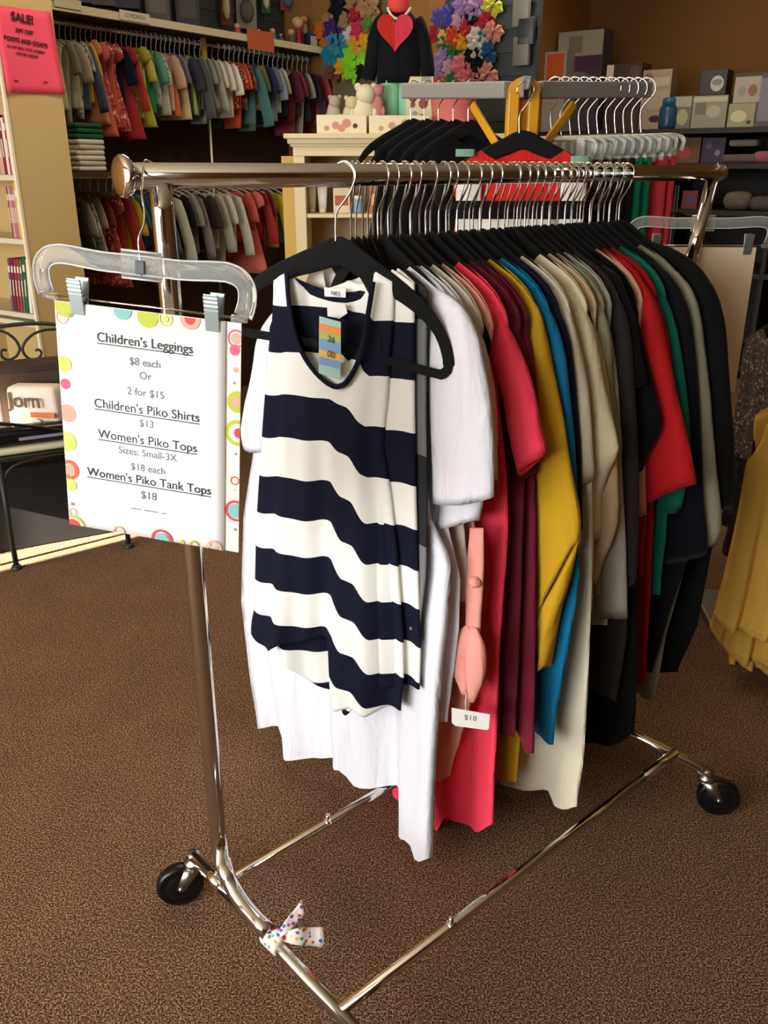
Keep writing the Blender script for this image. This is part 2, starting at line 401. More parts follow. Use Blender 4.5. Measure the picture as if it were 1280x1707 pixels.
HZ0 = RZ     # hanger origin sits on the rail axis
HG = 'black velvet hangers on the chrome rail'
hang0 = None
def place_hanger(X, label, bearing=138.3, group=HG, tilt=0.0, sc=1.0):
    global hang0
    P = railpt(X) + Vector((0, 0, -0.0))
    if hang0 is None:
        hang0 = make_hanger('clothes_hanger', label, P, bz(bearing), group); hang0.rotation_euler = (0, tilt, bz(bearing)); hang0.scale = (sc, 1, 1); return hang0
    c = copy_tree(hang0); c.location = P; c.rotation_euler = (0, tilt, bz(bearing)); c.scale = (sc, 1, 1); c['label'] = label
    if group: c['group'] = group
    return c

# ------------------------------------------------------------------ garments
class Plane:
    def __init__(s, X=None, bearing=138.3, P=None, rz=RZ):
        s.P = railpt(X) if P is None else Vector(P); s.b = bearing; s.rz = s.P.z
        s.q = Vector((sin(radians(bearing)), cos(radians(bearing)), 0)); s.n = Vector((-s.q.y, s.q.x, 0))
    def tr(s, uv, off=0.0):
        p = onplane(uv[0], uv[1], s.P + s.n*off, s.n); d = p - s.P
        return (d.dot(s.q), p.z)
    def path(s, lst, off=0.0): return [s.tr(p, off) for p in lst]
def zprof(lst):
    l = sorted(lst, key=lambda t: t[1]); return [t[1] for t in l], [t[0] for t in l]
def body_bm(pl, zmin, wsh, left, right, hem, hemb=None, nw=0.08, nf=0.09, nb=0.035, th=0.012, fold=0.008, kf=3.2, ph=0.0, nu=44, nv=44, clothuv=None, neckpow=2.0, thg=0.6, lift=0.012, slope=None, drop=None, tilt=0.0):
    """front and back panel hung over the hanger arms; left/right: (s,z) side lines, hem: (s,z) list"""
    lz, lsx = zprof(left); rzv, rs = zprof(right); hm = sorted(hem); hb = sorted(hemb) if hemb else None
    zsh = pl.rz - hz(wsh)
    def side(z):
        a = interp(lz, lsx, z); b = interp(rzv, rs, z); return a, b
    c0 = 0.0 if slope is None else slope
    bm = bmesh.new(); uvl = bm.loops.layers.uv.new('UVMap')
    for sd in (-1, 1):
        def f(i, j, sd=sd):
            u = 2*i-1; st = c0 + u*wsh; zt = pl.rz - hz(st) + lift - tilt*st
            nd = nf if sd < 0 else nb
            if abs(st-c0) < nw: zt -= nd*(1-(abs(st-c0)/nw)**neckpow)
            a, b = side(zt)
            hl = hm if (sd < 0 or hb is None) else hb
            sh_ = lerp(hl[0][0], hl[-1][0], i)
            zh = sum(interp([p[0] for p in hl], [p[1] for p in hl], sh_+dd) for dd in (-.008, -.004, 0, .004, .008))/5
            z = lerp(zt, zh, j)
            a, b = side(z); k = smooth01(j*7)
            s = lerp(st, lerp(a, b, i), k)
            if j > 0.9: s = lerp(s, sh_, smooth01((j-0.9)*10)*0.6)
            y = sd*th*(max(0.0, 1-u*u)**0.55)*(0.45+thg*j) + sd*0.003*(1-abs(u))
            y += fold*(j**1.1)*sin(kf*pi*u+ph+0.8*j) + 0.35*fold*j*sin(2.3*kf*pi*u+1.7*ph-1.3*j)
            if drop: z += drop(u, j)
            return Vector((s, y, z - zmin))
        def uvf(i, j, f=f):
            p = f(i, j)
            return (i, p.z + zmin - (drop(2*i-1, j) if drop else 0.0))
        grid(bm, f, nu, nv, uvl, uvf, flip=(sd > 0))
    bmesh.ops.remove_doubles(bm, verts=[v for v in bm.verts], dist=0.0004)
    return bm
def strip_bm(outer, inner, zmin, th=0.014, n=26, m=18, wr=0.004, yoff=0.0, tw=None, cuff=True, ph=0.0):
    """tube whose silhouette runs between two traced lines (s,z); th = half thickness along the rail"""
    Oq = resample([(s, 0, z) for s, z in outer], n); I = resample([(s, 0, z) for s, z in inner], n)
    bm = bmesh.new(); rings = []
    for k in range(n):
        t = k/(n-1); c = (Oq[k]+I[k])/2; h = (Oq[k]-I[k])/2
        tt = th*(0.35+0.65*smooth01(t*3.5)) if not callable(th) else th(t)
        ring = []
        for j in range(m):
            a = 2*pi*j/m; ca, sa = cos(a), sin(a)
            ca2 = math.copysign(abs(ca)**0.8, ca)
            rip = 1 + wr/0.02*sin(5*a+ph+6*t)*0.5
            p = c + h*ca2 + Vector((0, sa*tt*rip + yoff, wr*0.8*sin(17*t+2*a+ph)*min(1, 3*t)))
            ring.append(bm.verts.new(p - Vector((0, 0, zmin))))
        rings.append(ring)
    for k in range(n-1):
        for j in range(m): bm.faces.new((rings[k][j], rings[k][(j+1) % m], rings[k+1][(j+1) % m], rings[k+1][j]))
    bm.faces.new(rings[0][::-1])
    if cuff:                                  # open cuff: the cloth turns in and runs a little way up inside
        last = rings[-1]; cen = sum((v.co for v in last), Vector())/m; back = (rings[-4][0].co+rings[-4][m//2].co)/2-cen
        r2 = [bm.verts.new(cen + (v.co-cen)*0.86 + back*0.1) for v in last]; r3 = [bm.verts.new(cen + (v.co-cen)*0.7 + back*1.0) for v in last]
        for A_, B_ in ((last, r2), (r2, r3)):
            for j in range(m): bm.faces.new((A_[j], A_[(j+1) % m], B_[(j+1) % m], B_[j]))
        bm.faces.new(r3)
    return fin(bm)
GG = 'tops hanging on the chrome rack'
def garment(name, label, cat, X, m, right=None, hem=None, sleeves=(), left=None, bearing=138.3, wsh=0.205, hemz=None, far=True, sth=0.016, group=GG, hanglabel=None, hsc=0.9, **k):
    pl = Plane(X, bearing)
    rt = pl.path(right) if right else []
    hz_end = pl.rz - hz(wsh)
    if hem: hm = pl.path(hem)
    else: hm = [(-0.24, hemz), (0.24, hemz)]
    if isinstance(left, list): lf = pl.path(left)
    else: lf = [(-0.215, hz_end-0.12), (-0.225, hz_end-0.3), (-0.24, min(z for _, z in hm))]
    if not rt: rt = [(0.2, hz_end-0.12), (0.215, hz_end-0.3), (hm[-1][0], hm[-1][1])]
    rt = [(wsh, hz_end+0.02)] + rt; lf = [(-wsh, hz_end+0.02)] + lf
    hm = sorted(hm)
    if hm[0][0] > -0.1:                                      # the far half of the hem is hidden: carry it across
        hm = [(-0.24, hm[0][1]+0.03), (-0.1, hm[0][1]+0.02)] + hm
    zmin = min(z for _, z in hm)
    g = thing(name, label, cat, Vector((pl.P.x, pl.P.y, zmin)), bz(bearing), group)
    obj('body', body_bm(pl, zmin, wsh, lf, rt, hm, **k), m, g)
    ph = X*37.0
    for o_, i_ in sleeves: obj('sleeve', strip_bm(pl.path(o_), pl.path(i_), zmin, sth, ph=ph), m, g)
    if far:
        z1 = hz_end
        obj('sleeve', strip_bm([(-0.13, pl.rz-hz(0.13)+0.004), (-0.21, z1-0.0), (-0.25, z1-0.1), (-0.275, z1-0.24)], [(-0.12, z1-0.02), (-0.165, z1-0.05), (-0.195, z1-0.15), (-0.20, z1-0.25)], zmin, sth, ph=ph), m, g)
    place_hanger(X, hanglabel or ('black velvet hanger of the ' + ' '.join(label.split()[:9])), bearing, HG, 0.0, hsc)
    g['pl'] = 0; del g['pl']
    return g, pl, zmin

# first on the rail: the striped tank, its hanger turned towards the camera
navywhite = stripe_mat('navy_white_stripes', '#0d1024', '#f4f2ea', 0.165, -(RZ-0.475)/0.165, 0.51)
navytrim = cloth('#0d1022')
def tank(X, bearing, label, right, left, hem, hemb, wsh, c0, nw, nf, full=True, hl='', tilt=0.0, sc=1.0, lift=0.012):
    pl = Plane(X, bearing); rt = pl.path(right); lf = pl.path(left); hm = sorted(pl.path(hem)); hb = sorted(pl.path(hemb))
    zmin = min(z for _, z in hm+hb) - .05
    g = thing('tank_top', label, 'tank top', Vector((pl.P.x, pl.P.y, zmin)), bz(bearing), GG)
    def drop(u, j):
        k = min(1.0, 2.2*j); return k*(-0.032*smooth01((u-0.16)*6) - 0.036*smooth01((u-0.46)*5) - 0.020*max(0.0, -u) + 0.003*sin(9*u))
    def fix(l): return [(s, z - drop(2*(s-l[0][0])/(l[-1][0]-l[0][0])-1, 1)) for s, z in l]
    hm, hb = fix(hm), fix(hb)
    bm = body_bm(pl, zmin, wsh, lf, rt, hm, hb, nw=nw, nf=nf, nb=0.055, th=0.02, fold=0.017, kf=2.3, ph=0.9, nu=80, nv=90, neckpow=3.4, lift=lift, slope=c0, drop=drop, tilt=tilt)
    b = obj('body', bm, navywhite, g); md = b.modifiers.new('s', 'SOLIDIFY'); md.thickness = 0.0012
    place_hanger(X, hl, bearing, HG, tilt, sc)
    return g, pl, zmin, b
tk, tpl, tz, tb = tank(0.345, 121.0, 'navy and white striped tank top facing the camera at the front of the rack',
     right=[(655, 500), (648, 600), (638, 700), (650, 770), (661, 860), (665, 930), (671, 1007), (672, 1075), (666, 1185)],
     left=[(452, 540), (446, 600), (437, 700), (425, 850), (418, 1000), (411, 1060)],
     hem=[(411, 1060), (455, 1080), (480, 1062), (556, 1060), (568, 1166), (600, 1172), (640, 1180), (666, 1185)],
     hemb=[(411, 1062), (455, 1088), (500, 1140), (560, 1190), (610, 1180), (666, 1185)], wsh=0.13, c0=-0.031, nw=0.095, nf=0.2, tilt=0.08, sc=1.08, lift=0.004,
     hl='black velvet hanger under the striped tank, foremost on the rail and turned to the camera')
# binding round the neck and arm openings, labels inside the neck, price ticket
def onshirt(uv, off=-0.02):
    s, z = tpl.tr(uv, off); return Vector((s, off, z-tz))
nk = [(477, 452), (483, 520), (497, 575), (520, 615), (548, 641), (566, 645), (582, 632), (602, 590), (614, 520), (622, 470)]
obj('neck_binding', T(resample([onshirt(p, -0.021) for p in nk], 40), 0.0052, 8, binorm=(0, 1, 0), rt=0.003), navytrim, tk)
nb_ = [(472, 462), (500, 476), (535, 490), (575, 496), (605, 490), (630, 470)]
obj('back_neck_binding', T(resample([onshirt(p, 0.012) for p in nb_], 24), 0.010, 8, binorm=(0, 1, 0), rt=0.003), navytrim, tk)
def flat(uvs, off, name, m, par, zz, pl, thick=0.001):
    P = [pl.tr(p, off) for p in uvs]; bm = bmesh.new(); prism(bm, [(s, z-zz) for s, z in P], off, off+thick)
    return obj(name, fin(bm), m, par, False)
lb = flat([(540, 479), (576, 481), (576, 496), (541, 494)], -0.002, 'neck_label', paper, tk, tz, tpl)
flat([(545, 509), (575, 507), (579, 522), (566, 531), (546, 527)], -0.003, 'size_label', paper, tk, tz, tpl)
def text_on(par, pl, zz, uv, off, txt, size, m, name='printed_text', rot=0.0, bold=0.0):
    s, z = pl.tr(uv, off); bm = text_bm(txt, size, bold)
    bmesh.ops.transform(bm, matrix=Matrix.Translation((s, off, z-zz)) @ Matrix.Rotation(rot, 4, 'Y') @ Matrix.Rotation(pi/2, 4, 'X'), verts=bm.verts)
    return obj(name, bm, m, par, False)
text_on(lb, tpl, tz, (559, 493), -0.0035, 'NKS', 0.011, ink, rot=0.06)
tg = flat([(532, 527), (568, 537), (567, 634), (531, 622)], -0.03, 'price_ticket', mat('ticket_teal', '#a9d0c6', 0.6), tk, tz, tpl)
for (ya, yb, c) in ((540, 552, '#ef9244'), (553, 563, '#b9bf4a'), (565, 582, '#7fa3cf'), (583, 594, '#efb545'), (596, 608, '#7c9fd0')):
    d = (ya-527)*0.02
    flat([(531.8, ya-1), (568, ya+8), (568, yb+8), (531.6, yb-1)], -0.0315, 'colour_band', mat('ticket'+c, c, 0.6), tg, tz, tpl)
text_on(tg, tpl, tz, (551, 571), -0.0335, '26', 0.017, ink, rot=0.15); text_on(tg, tpl, tz, (551, 596), -0.0335, '00', 0.017, ink, rot=0.15)
# second striped tank just behind
tank(0.375, 132.0, 'second navy and white striped tank top mostly hidden behind the front one',
     right=[(690, 560), (690, 650), (692, 760), (696, 900), (700, 1040), (697, 1150)],
     left=[(450, 560), (446, 700), (440, 850), (432, 1000), (425, 1050)],
     hem=[(425, 1050), (560, 1080), (697, 1150)], hemb=[(425, 1050), (560, 1080), (697, 1150)], wsh=0.13, c0=0.0, nw=0.085, nf=0.15,
     hl='black velvet hanger under the second striped tank', sc=0.42)
graystripe = stripe_mat('charcoal_stripes', '#2a2b30', '#77797a', 0.42, 0.1, 0.42)
garment('tank_top', 'charcoal and grey tank top squeezed behind the striped tanks', 'tank top', 0.402, graystripe,
        right=[(712, 560), (712, 700), (716, 850), (714, 960), (704, 1050)], hem=[(560, 1040), (704, 1050)], wsh=0.15, far=False, nw=0.09, hsc=0.42)

white = cloth('#e6e4ea', var=0.02); white2 = cloth('#e0dee2', var=0.02)
g, pl, zz = garment('tunic', 'long white tunic with short sleeves hanging behind the striped tank', 'top', 0.43, white,
        right=[(700, 640), (722, 860), (760, 935), (752, 1050), (741, 1180), (735, 1300), (731, 1425)],
        left=[(452, 560), (440, 660), (424, 760), (410, 860), (408, 1000), (424, 1130), (437, 1212)],
        hem=[(437, 1212), (468, 1217), (476, 1243), (522, 1260), (596, 1270), (608, 1303), (664, 1318), (669, 1386), (697, 1392), (706, 1428), (731, 1420)],
        sleeves=[([(725, 478), (765, 505), (795, 560), (812, 640), (822, 740), (822, 832)], [(715, 520), (716, 600), (718, 700), (722, 770), (722, 838)]),
                 ([(468, 505), (440, 545), (424, 620), (405, 705), (409, 740)], [(474, 530), (462, 580), (455, 660), (448, 710), (441, 755)])],
        far=False, fold=0.026, kf=3.0, ph=2.0, th=0.02, sth=0.022)
garment('t_shirt', 'white t-shirt whose cuff shows below the white tunic sleeve', 'top', 0.455, white2,
        right=[(730, 640), (745, 860), (770, 960), (768, 1050), (750, 1200)], hem=[(600, 1240), (750, 1200)],
        sleeves=[([(735, 482), (775, 520), (800, 600), (812, 700), (808, 820), (798, 868)], [(726, 520), (735, 640), (738, 740), (735, 840), (728, 878)])], sth=0.018)
garment('t_shirt', 'cream t-shirt peeking between the white tops and the coral top', 'top', 0.485, cloth('#cfc2b2'),
        right=[(760, 640), (775, 860), (790, 1000)], hem=[(640, 1010), (790, 1000)],
        sleeves=[([(730, 485), (770, 505), (800, 550), (815, 610), (826, 720), (829, 800)], [(726, 505), (752, 560), (765, 640), (775, 720), (780, 810)])], sth=0.012)
peach = cloth('#e79c8c')
g, pl, zz = garment('t_shirt', 'peach tie-front top with a knotted bow and price card', 'top', 0.51, peach,
        right=[(770, 640), (790, 860), (806, 950), (800, 1060), (788, 1170), (754, 1290)], hem=[(650, 1280), (738, 1302), (754, 1288)],
        sleeves=[([(735, 488), (785, 520), (810, 580), (824, 650), (830, 740)], [(732, 510), (770, 580), (785, 660), (790, 745)])], sth=0.012, fold=0.006)
def pz(uv, off): s, z = pl.tr(uv, off); return Vector((s, off, z-zz))
bm = strip_bm([(p.x, p.z+zz) for p in (pz((806, 880), -.034), pz((806, 960), -.034), pz((800, 1052), -.034))], [(p.x, p.z+zz) for p in (pz((783, 880), -.034), pz((778, 960), -.034), pz((776, 1052), -.034))], zz, 0.008, yoff=-0.034, cuff=False)
tie = obj('waist_tie', bm, peach, g)
for i_, o_ in (((782, 1046), (764, 1092)), ((790, 1046), (794, 1098))):
    a = pz(i_, -.043); b_ = pz(o_, -.043); e = pz((786, 1168) if o_[0] > 780 else (774, 1156), -.043)
    bm = bmesh.new(); P = resample([a, b_, e], 14); tube(bm, P, [0.008+0.017*sin(pi*(k/13)**0.8) for k in range(14)], 12, binorm=(0, 1, 0), rt=[0.006+0.009*sin(pi*k/13) for k in range(14)])
    obj('loop', bm, peach, tie)
bm = bmesh.new(); bmesh.ops.create_icosphere(bm, subdivisions=3, radius=0.012); bmesh.ops.scale(bm, vec=(1.1, 0.9, 0.9), verts=bm.verts)
for v in bm.verts: v.co *= 1+0.12*sin(40*v.co.x*20+30*v.co.z*20)
bmesh.ops.translate(bm, vec=pz((792, 970), -.044), verts=bm.verts); obj('knot', bm, peach, tie)
# price card
cs, cz = pl.tr((784, 1198), -.062)
cp = pl.P + pl.q*cs + pl.n*(-0.062)
pc = thing('price_card', 'small white price card reading $18 hanging from the peach bow', 'price card', Vector((cp.x, cp.y, cz)), bz(104))
bm = bmesh.new(); poly = [(-.0385, .0195), (.0385, .0165), (.038, -.016), (.034, -.021), (-.030, -.022), (-.037, -.0155)]; prism(bm, poly, -0.0006, 0.0006)
card = obj('card', fin(bm), mat('card_stock', '#e6e2d8', 0.6), pc, False)
bm = text_bm('$18', 0.017); bmesh.ops.transform(bm, matrix=Matrix.Translation((0, -0.0012, -0.003)) @ Matrix.Rotation(pi/2, 4, 'X'), verts=bm.verts)
obj('printed_text', bm, inklight, card, False)
obj('string', T([(-0.01, 0.0, 0.018), (-0.012, 0.006, 0.03), (-0.012, 0.014, 0.05)], 0.0007, 6), paper, pc)

coral = cloth('#f4415a', var=0.04)
garment('t_shirt', 'bright coral short sleeved top, third colour band from the front of the rack', 'top', 0.55, coral,
        right=[(830, 640), (848, 800), (850, 880), (846, 960), (838, 1080), (836, 1176), (829, 1366)],
        hem=[(690, 1340), (735, 1388), (752, 1352), (775, 1376), (800, 1386), (829, 1366)],
        sleeves=[([(722, 452), (775, 472), (820, 505), (855, 560), (885, 640), (911, 755)], [(722, 484), (775, 512), (808, 555), (835, 640), (850, 720), (866, 792)])], sth=0.018, fold=0.012, kf=3.4)
burg = cloth('#5f1627'); burg2 = cloth('#6e1a2c')
garment('t_shirt', 'burgundy top hanging right behind the coral one', 'top', 0.585, burg,
        right=[(868, 640), (876, 800), (872, 960), (868, 1100), (862, 1226)], hem=[(740, 1210), (862, 1226)],
        sleeves=[([(765, 456), (815, 478), (850, 520), (875, 580), (888, 680), (893, 790)], [(765, 480), (805, 510), (835, 570), (850, 680), (862, 800)])], sth=0.014)
garment('t_shirt', 'second burgundy top with a longer pointed hem', 'top', 0.605, burg2,
        right=[(880, 640), (893, 800), (896, 960), (895, 1100), (894, 1252)], hem=[(760, 1190), (868, 1215), (876, 1256), (894, 1252)],
        sleeves=[([(790, 462), (840, 490), (872, 540), (890, 610), (898, 700)], [(790, 482), (835, 530), (860, 610), (870, 705)])], sth=0.012)
must = cloth('#c6991f')
garment('blouse', 'mustard blouse with a gathered elbow cuff', 'top', 0.635, must,
        right=[(880, 640), (895, 800), (888, 960), (880, 1100), (866, 1300)], hem=[(760, 1280), (838, 1302), (866, 1300)],
        sleeves=[([(858, 478), (892, 506), (908, 556), (930, 660), (952, 780), (967, 858), (966, 900)], [(856, 505), (876, 540), (885, 620), (888, 740), (888, 900), (893, 1040)]),
                 ([(966, 896), (950, 960), (930, 1030), (920, 1080), (913, 1112)], [(897, 1020), (893, 1040), (896, 1070), (900, 1090), (903, 1112)])], sth=0.02, fold=0.01)
garment('t_shirt', 'bright blue top with a rounded hem behind the mustard blouse', 'top', 0.67, cloth('#0f6f99'),
        right=[(930, 640), (962, 850), (968, 960), (960, 1020), (945, 1110), (932, 1180), (926, 1240)], hem=[(850, 1190), (905, 1225), (916, 1241), (926, 1238)],
        sleeves=[([(845, 462), (888, 482), (922, 525), (942, 600), (955, 720), (962, 840)], [(845, 485), (880, 520), (905, 580), (920, 700), (925, 850)])], sth=0.014)
navy = cloth('#12162a')
garment('t_shirt', 'navy top showing as a thin dark band next to the blue one', 'top', 0.70, navy,
        right=[(955, 640), (968, 800), (968, 900)], hem=[(830, 1000), (960, 1000)],
        sleeves=[([(875, 462), (915, 490), (942, 540), (956, 620), (966, 740), (970, 880)], [(875, 485), (908, 530), (930, 600), (938, 720), (945, 890)])], sth=0.012)
crm = cloth('#d6cba6', var=0.04)
garment('tunic', 'long cream tunic with a pale rounded hem, longest in the middle of the rack', 'top', 0.73, cloth('#d9d0b6', var=0.04),
        right=[(975, 640), (988, 800), (990, 900), (988, 1000), (983, 1150), (977, 1260), (966, 1342)],
        hem=[(840, 1300), (880, 1312), (914, 1318), (922, 1342), (945, 1348), (966, 1340)],
        sleeves=[([(850, 440), (898, 458), (938, 498), (962, 560), (980, 660), (990, 800)], [(850, 462), (895, 500), (925, 560), (945, 660), (960, 810)])], fold=0.01, sth=0.016)
garment('blouse', 'cream blouse with a scalloped ruffle sleeve', 'top', 0.785, crm,
        right=[(985, 640), (992, 800), (994, 900), (990, 1010)], hem=[(880, 1030), (990, 1020)],
        sleeves=[([(928, 470), (965, 498), (990, 560), (1010, 660), (1031, 752), (1018, 775), (1000, 830), (997, 900)], [(926, 492), (952, 530), (966, 620), (972, 720), (970, 780), (975, 840), (978, 905)])], sth=0.02)
garment('t_shirt', 'tan top with a rolled short cuff under the ruffle sleeve', 'top', 0.815, cloth('#c2a985'),
        right=[(995, 640), (1000, 800), (1000, 900), (985, 1000)], hem=[(900, 1020), (985, 1000)],
        sleeves=[([(960, 490), (990, 540), (1010, 620), (1024, 720), (1031, 850), (1020, 905), (1000, 945), (990, 975)], [(955, 510), (975, 580), (985, 680), (990, 780), (990, 850), (988, 900), (984, 940), (982, 978)])], sth=0.016)
garment('t_shirt', 'sage grey top with a small buttoned sleeve tab', 'top', 0.84, cloth('#8a8669'),
        right=[(1005, 640), (1012, 800), (1010, 900)], hem=[(900, 1000), (1005, 990)],
        sleeves=[([(962, 474), (996, 498), (1016, 550), (1022, 650), (1036, 740), (1028, 800)], [(960, 495), (985, 540), (996, 620), (1004, 720), (1005, 800)])], sth=0.014)
garment('t_shirt', 'heather grey top with a straight loose sleeve', 'top', 0.865, cloth('#a19d92', var=0.12),
        right=[(1015, 640), (1020, 800), (1020, 1000)], hem=[(900, 1040), (1015, 1040)],
        sleeves=[([(980, 480), (1010, 520), (1028, 620), (1036, 780), (1042, 900), (1046, 1029)], [(978, 500), (995, 560), (1000, 660), (1000, 800), (994, 920), (989, 1032)])], sth=0.014)
garment('cardigan', 'charcoal long sleeved top behind the cream blouses', 'top', 0.895, cloth('#2c2625'),
        right=[(1035, 640), (1048, 900), (1048, 1060), (1030, 1170)], hem=[(900, 1130), (990, 1150), (1030, 1168)],
        sleeves=[([(952, 440), (998, 454), (1032, 494), (1050, 560), (1060, 700), (1064, 850), (1060, 975)], [(950, 462), (990, 490), (1015, 540), (1024, 640), (1028, 800), (1032, 975)])], sth=0.016)
black = cloth('#050506')
garment('tunic', 'long black tunic with a wide rounded hem behind the charcoal top', 'top', 0.92, black,
        right=[(1050, 640), (1060, 850), (1064, 1000), (1064, 1120), (1060, 1212)], hem=[(900, 1190), (980, 1234), (1020, 1242), (1045, 1232), (1060, 1212)],
        sleeves=[([(985, 430), (1025, 455), (1052, 510), (1068, 590), (1078, 640)], [(985, 450), (1015, 490), (1035, 560), (1045, 650)])], th=0.02, fold=0.006)
garment('cardigan', 'black top with a sleeve bent to a sharp elbow point', 'top', 0.95, cloth('#060506'),
        right=[(1055, 640), (1066, 850), (1066, 1000)], hem=[(930, 1050), (1060, 1060)],
        sleeves=[([(1000, 430), (1040, 465), (1064, 540), (1084, 630), (1103, 702), (1090, 740), (1068, 782)], [(1000, 450), (1030, 500), (1044, 580), (1050, 660), (1054, 710), (1054, 745), (1056, 790)])], sth=0.016)
garment('t_shirt', 'pale peach top showing as a narrow strip in front of the red top', 'top', 0.975, cloth('#dda58c'),
        right=[(1060, 640), (1072, 750), (1075, 858)], hem=[(950, 900), (1075, 858)],
        sleeves=[([(1015, 440), (1042, 480), (1058, 540), (1068, 620), (1074, 740), (1076, 858)], [(1012, 460), (1036, 510), (1048, 580), (1054, 660), (1056, 750), (1058, 862)])], sth=0.012)
red = cloth('#b5191c'); 
garment('blouse', 'red blouse with a wide bell sleeve near the back of the rack', 'top', 1.0, red,
        right=[(1075, 640), (1082, 800), (1080, 880)], hem=[(950, 960), (1078, 960)],
        sleeves=[([(1032, 446), (1065, 464), (1096, 512), (1114, 600), (1136, 690), (1161, 806)], [(1032, 470), (1056, 505), (1066, 590), (1070, 690), (1074, 840)])], sth=0.026)
garment('t_shirt', 'dark red top with a long narrow hem below the bell sleeve', 'top', 1.03, cloth('#9a1418'),
        right=[(1085, 640), (1092, 850), (1086, 1000), (1078, 1138)], hem=[(980, 1120), (1063, 1140), (1078, 1138)],
        sleeves=[([(1010, 428), (1050, 448), (1090, 490), (1114, 560), (1125, 660), (1130, 780)], [(1010, 450), (1045, 480), (1078, 540), (1090, 640), (1095, 790)])], sth=0.012)
green = cloth('#0f6a55')
garment('t_shirt', 'emerald green top between the red and the navy tops', 'top', 1.065, green,
        right=[(1110, 640), (1118, 800), (1112, 900)], hem=[(1000, 1000), (1105, 990)],
        sleeves=[([(1008, 420), (1056, 440), (1102, 484), (1128, 550), (1144, 650), (1150, 760), (1136, 850)], [(1008, 444), (1050, 470), (1088, 520), (1105, 600), (1112, 700), (1112, 770), (1108, 858)])], sth=0.014)
garment('cardigan', 'dark navy long top with wide sleeve behind the green one', 'top', 1.10, cloth('#080a14'),
        right=[(1130, 640), (1145, 850), (1150, 930), (1120, 1010), (1090, 1120)], hem=[(1000, 1100), (1090, 1120)],
        sleeves=[([(1060, 420), (1108, 448), (1142, 505), (1158, 590), (1166, 720), (1172, 830), (1180, 925)], [(1060, 442), (1098, 475), (1118, 540), (1126, 640), (1120, 760), (1104, 850), (1092, 940)])], sth=0.018)
garment('cardigan', 'grey heather sweater with a full length sleeve', 'top', 1.14, cloth('#87836f', var=0.14),
        right=[(1150, 640), (1155, 850), (1140, 960), (1112, 1060), (1094, 1166)], hem=[(1030, 1120), (1078, 1165), (1094, 1166)],
        sleeves=[([(1100, 436), (1138, 460), (1164, 512), (1178, 610), (1190, 740), (1203, 880), (1186, 914)], [(1098, 456), (1128, 490), (1144, 560), (1152, 680), (1160, 800), (1170, 890), (1178, 916)])], sth=0.016)
garment('cardigan', 'black long sleeved sweater, rearmost on the chrome rack', 'top', 1.18, cloth('#050505'),
        right=[(1190, 640), (1200, 850), (1180, 960), (1165, 1040), (1145, 1090), (1132, 1118)], hem=[(1050, 1110), (1104, 1120), (1132, 1118)],
        sleeves=[([(1070, 398), (1130, 418), (1176, 455), (1204, 520), (1216, 640), (1223, 760), (1221, 848)], [(1070, 420), (1125, 445), (1158, 500), (1172, 600), (1178, 740), (1182, 850)])], sth=0.02)
used = [o.location for o in C.objects if o.name.startswith('clothes_hanger')]
for k in range(34):
    X = 0.352 + 0.82*(k+0.5)/34 + random.uniform(-.004, .004)
    place_hanger(X, 'black velvet hanger packed in the middle of the row, what it carries hidden', 138.3+random.uniform(-1.5, 1.5), HG, 0.0, 0.52 if X > .47 else .34)

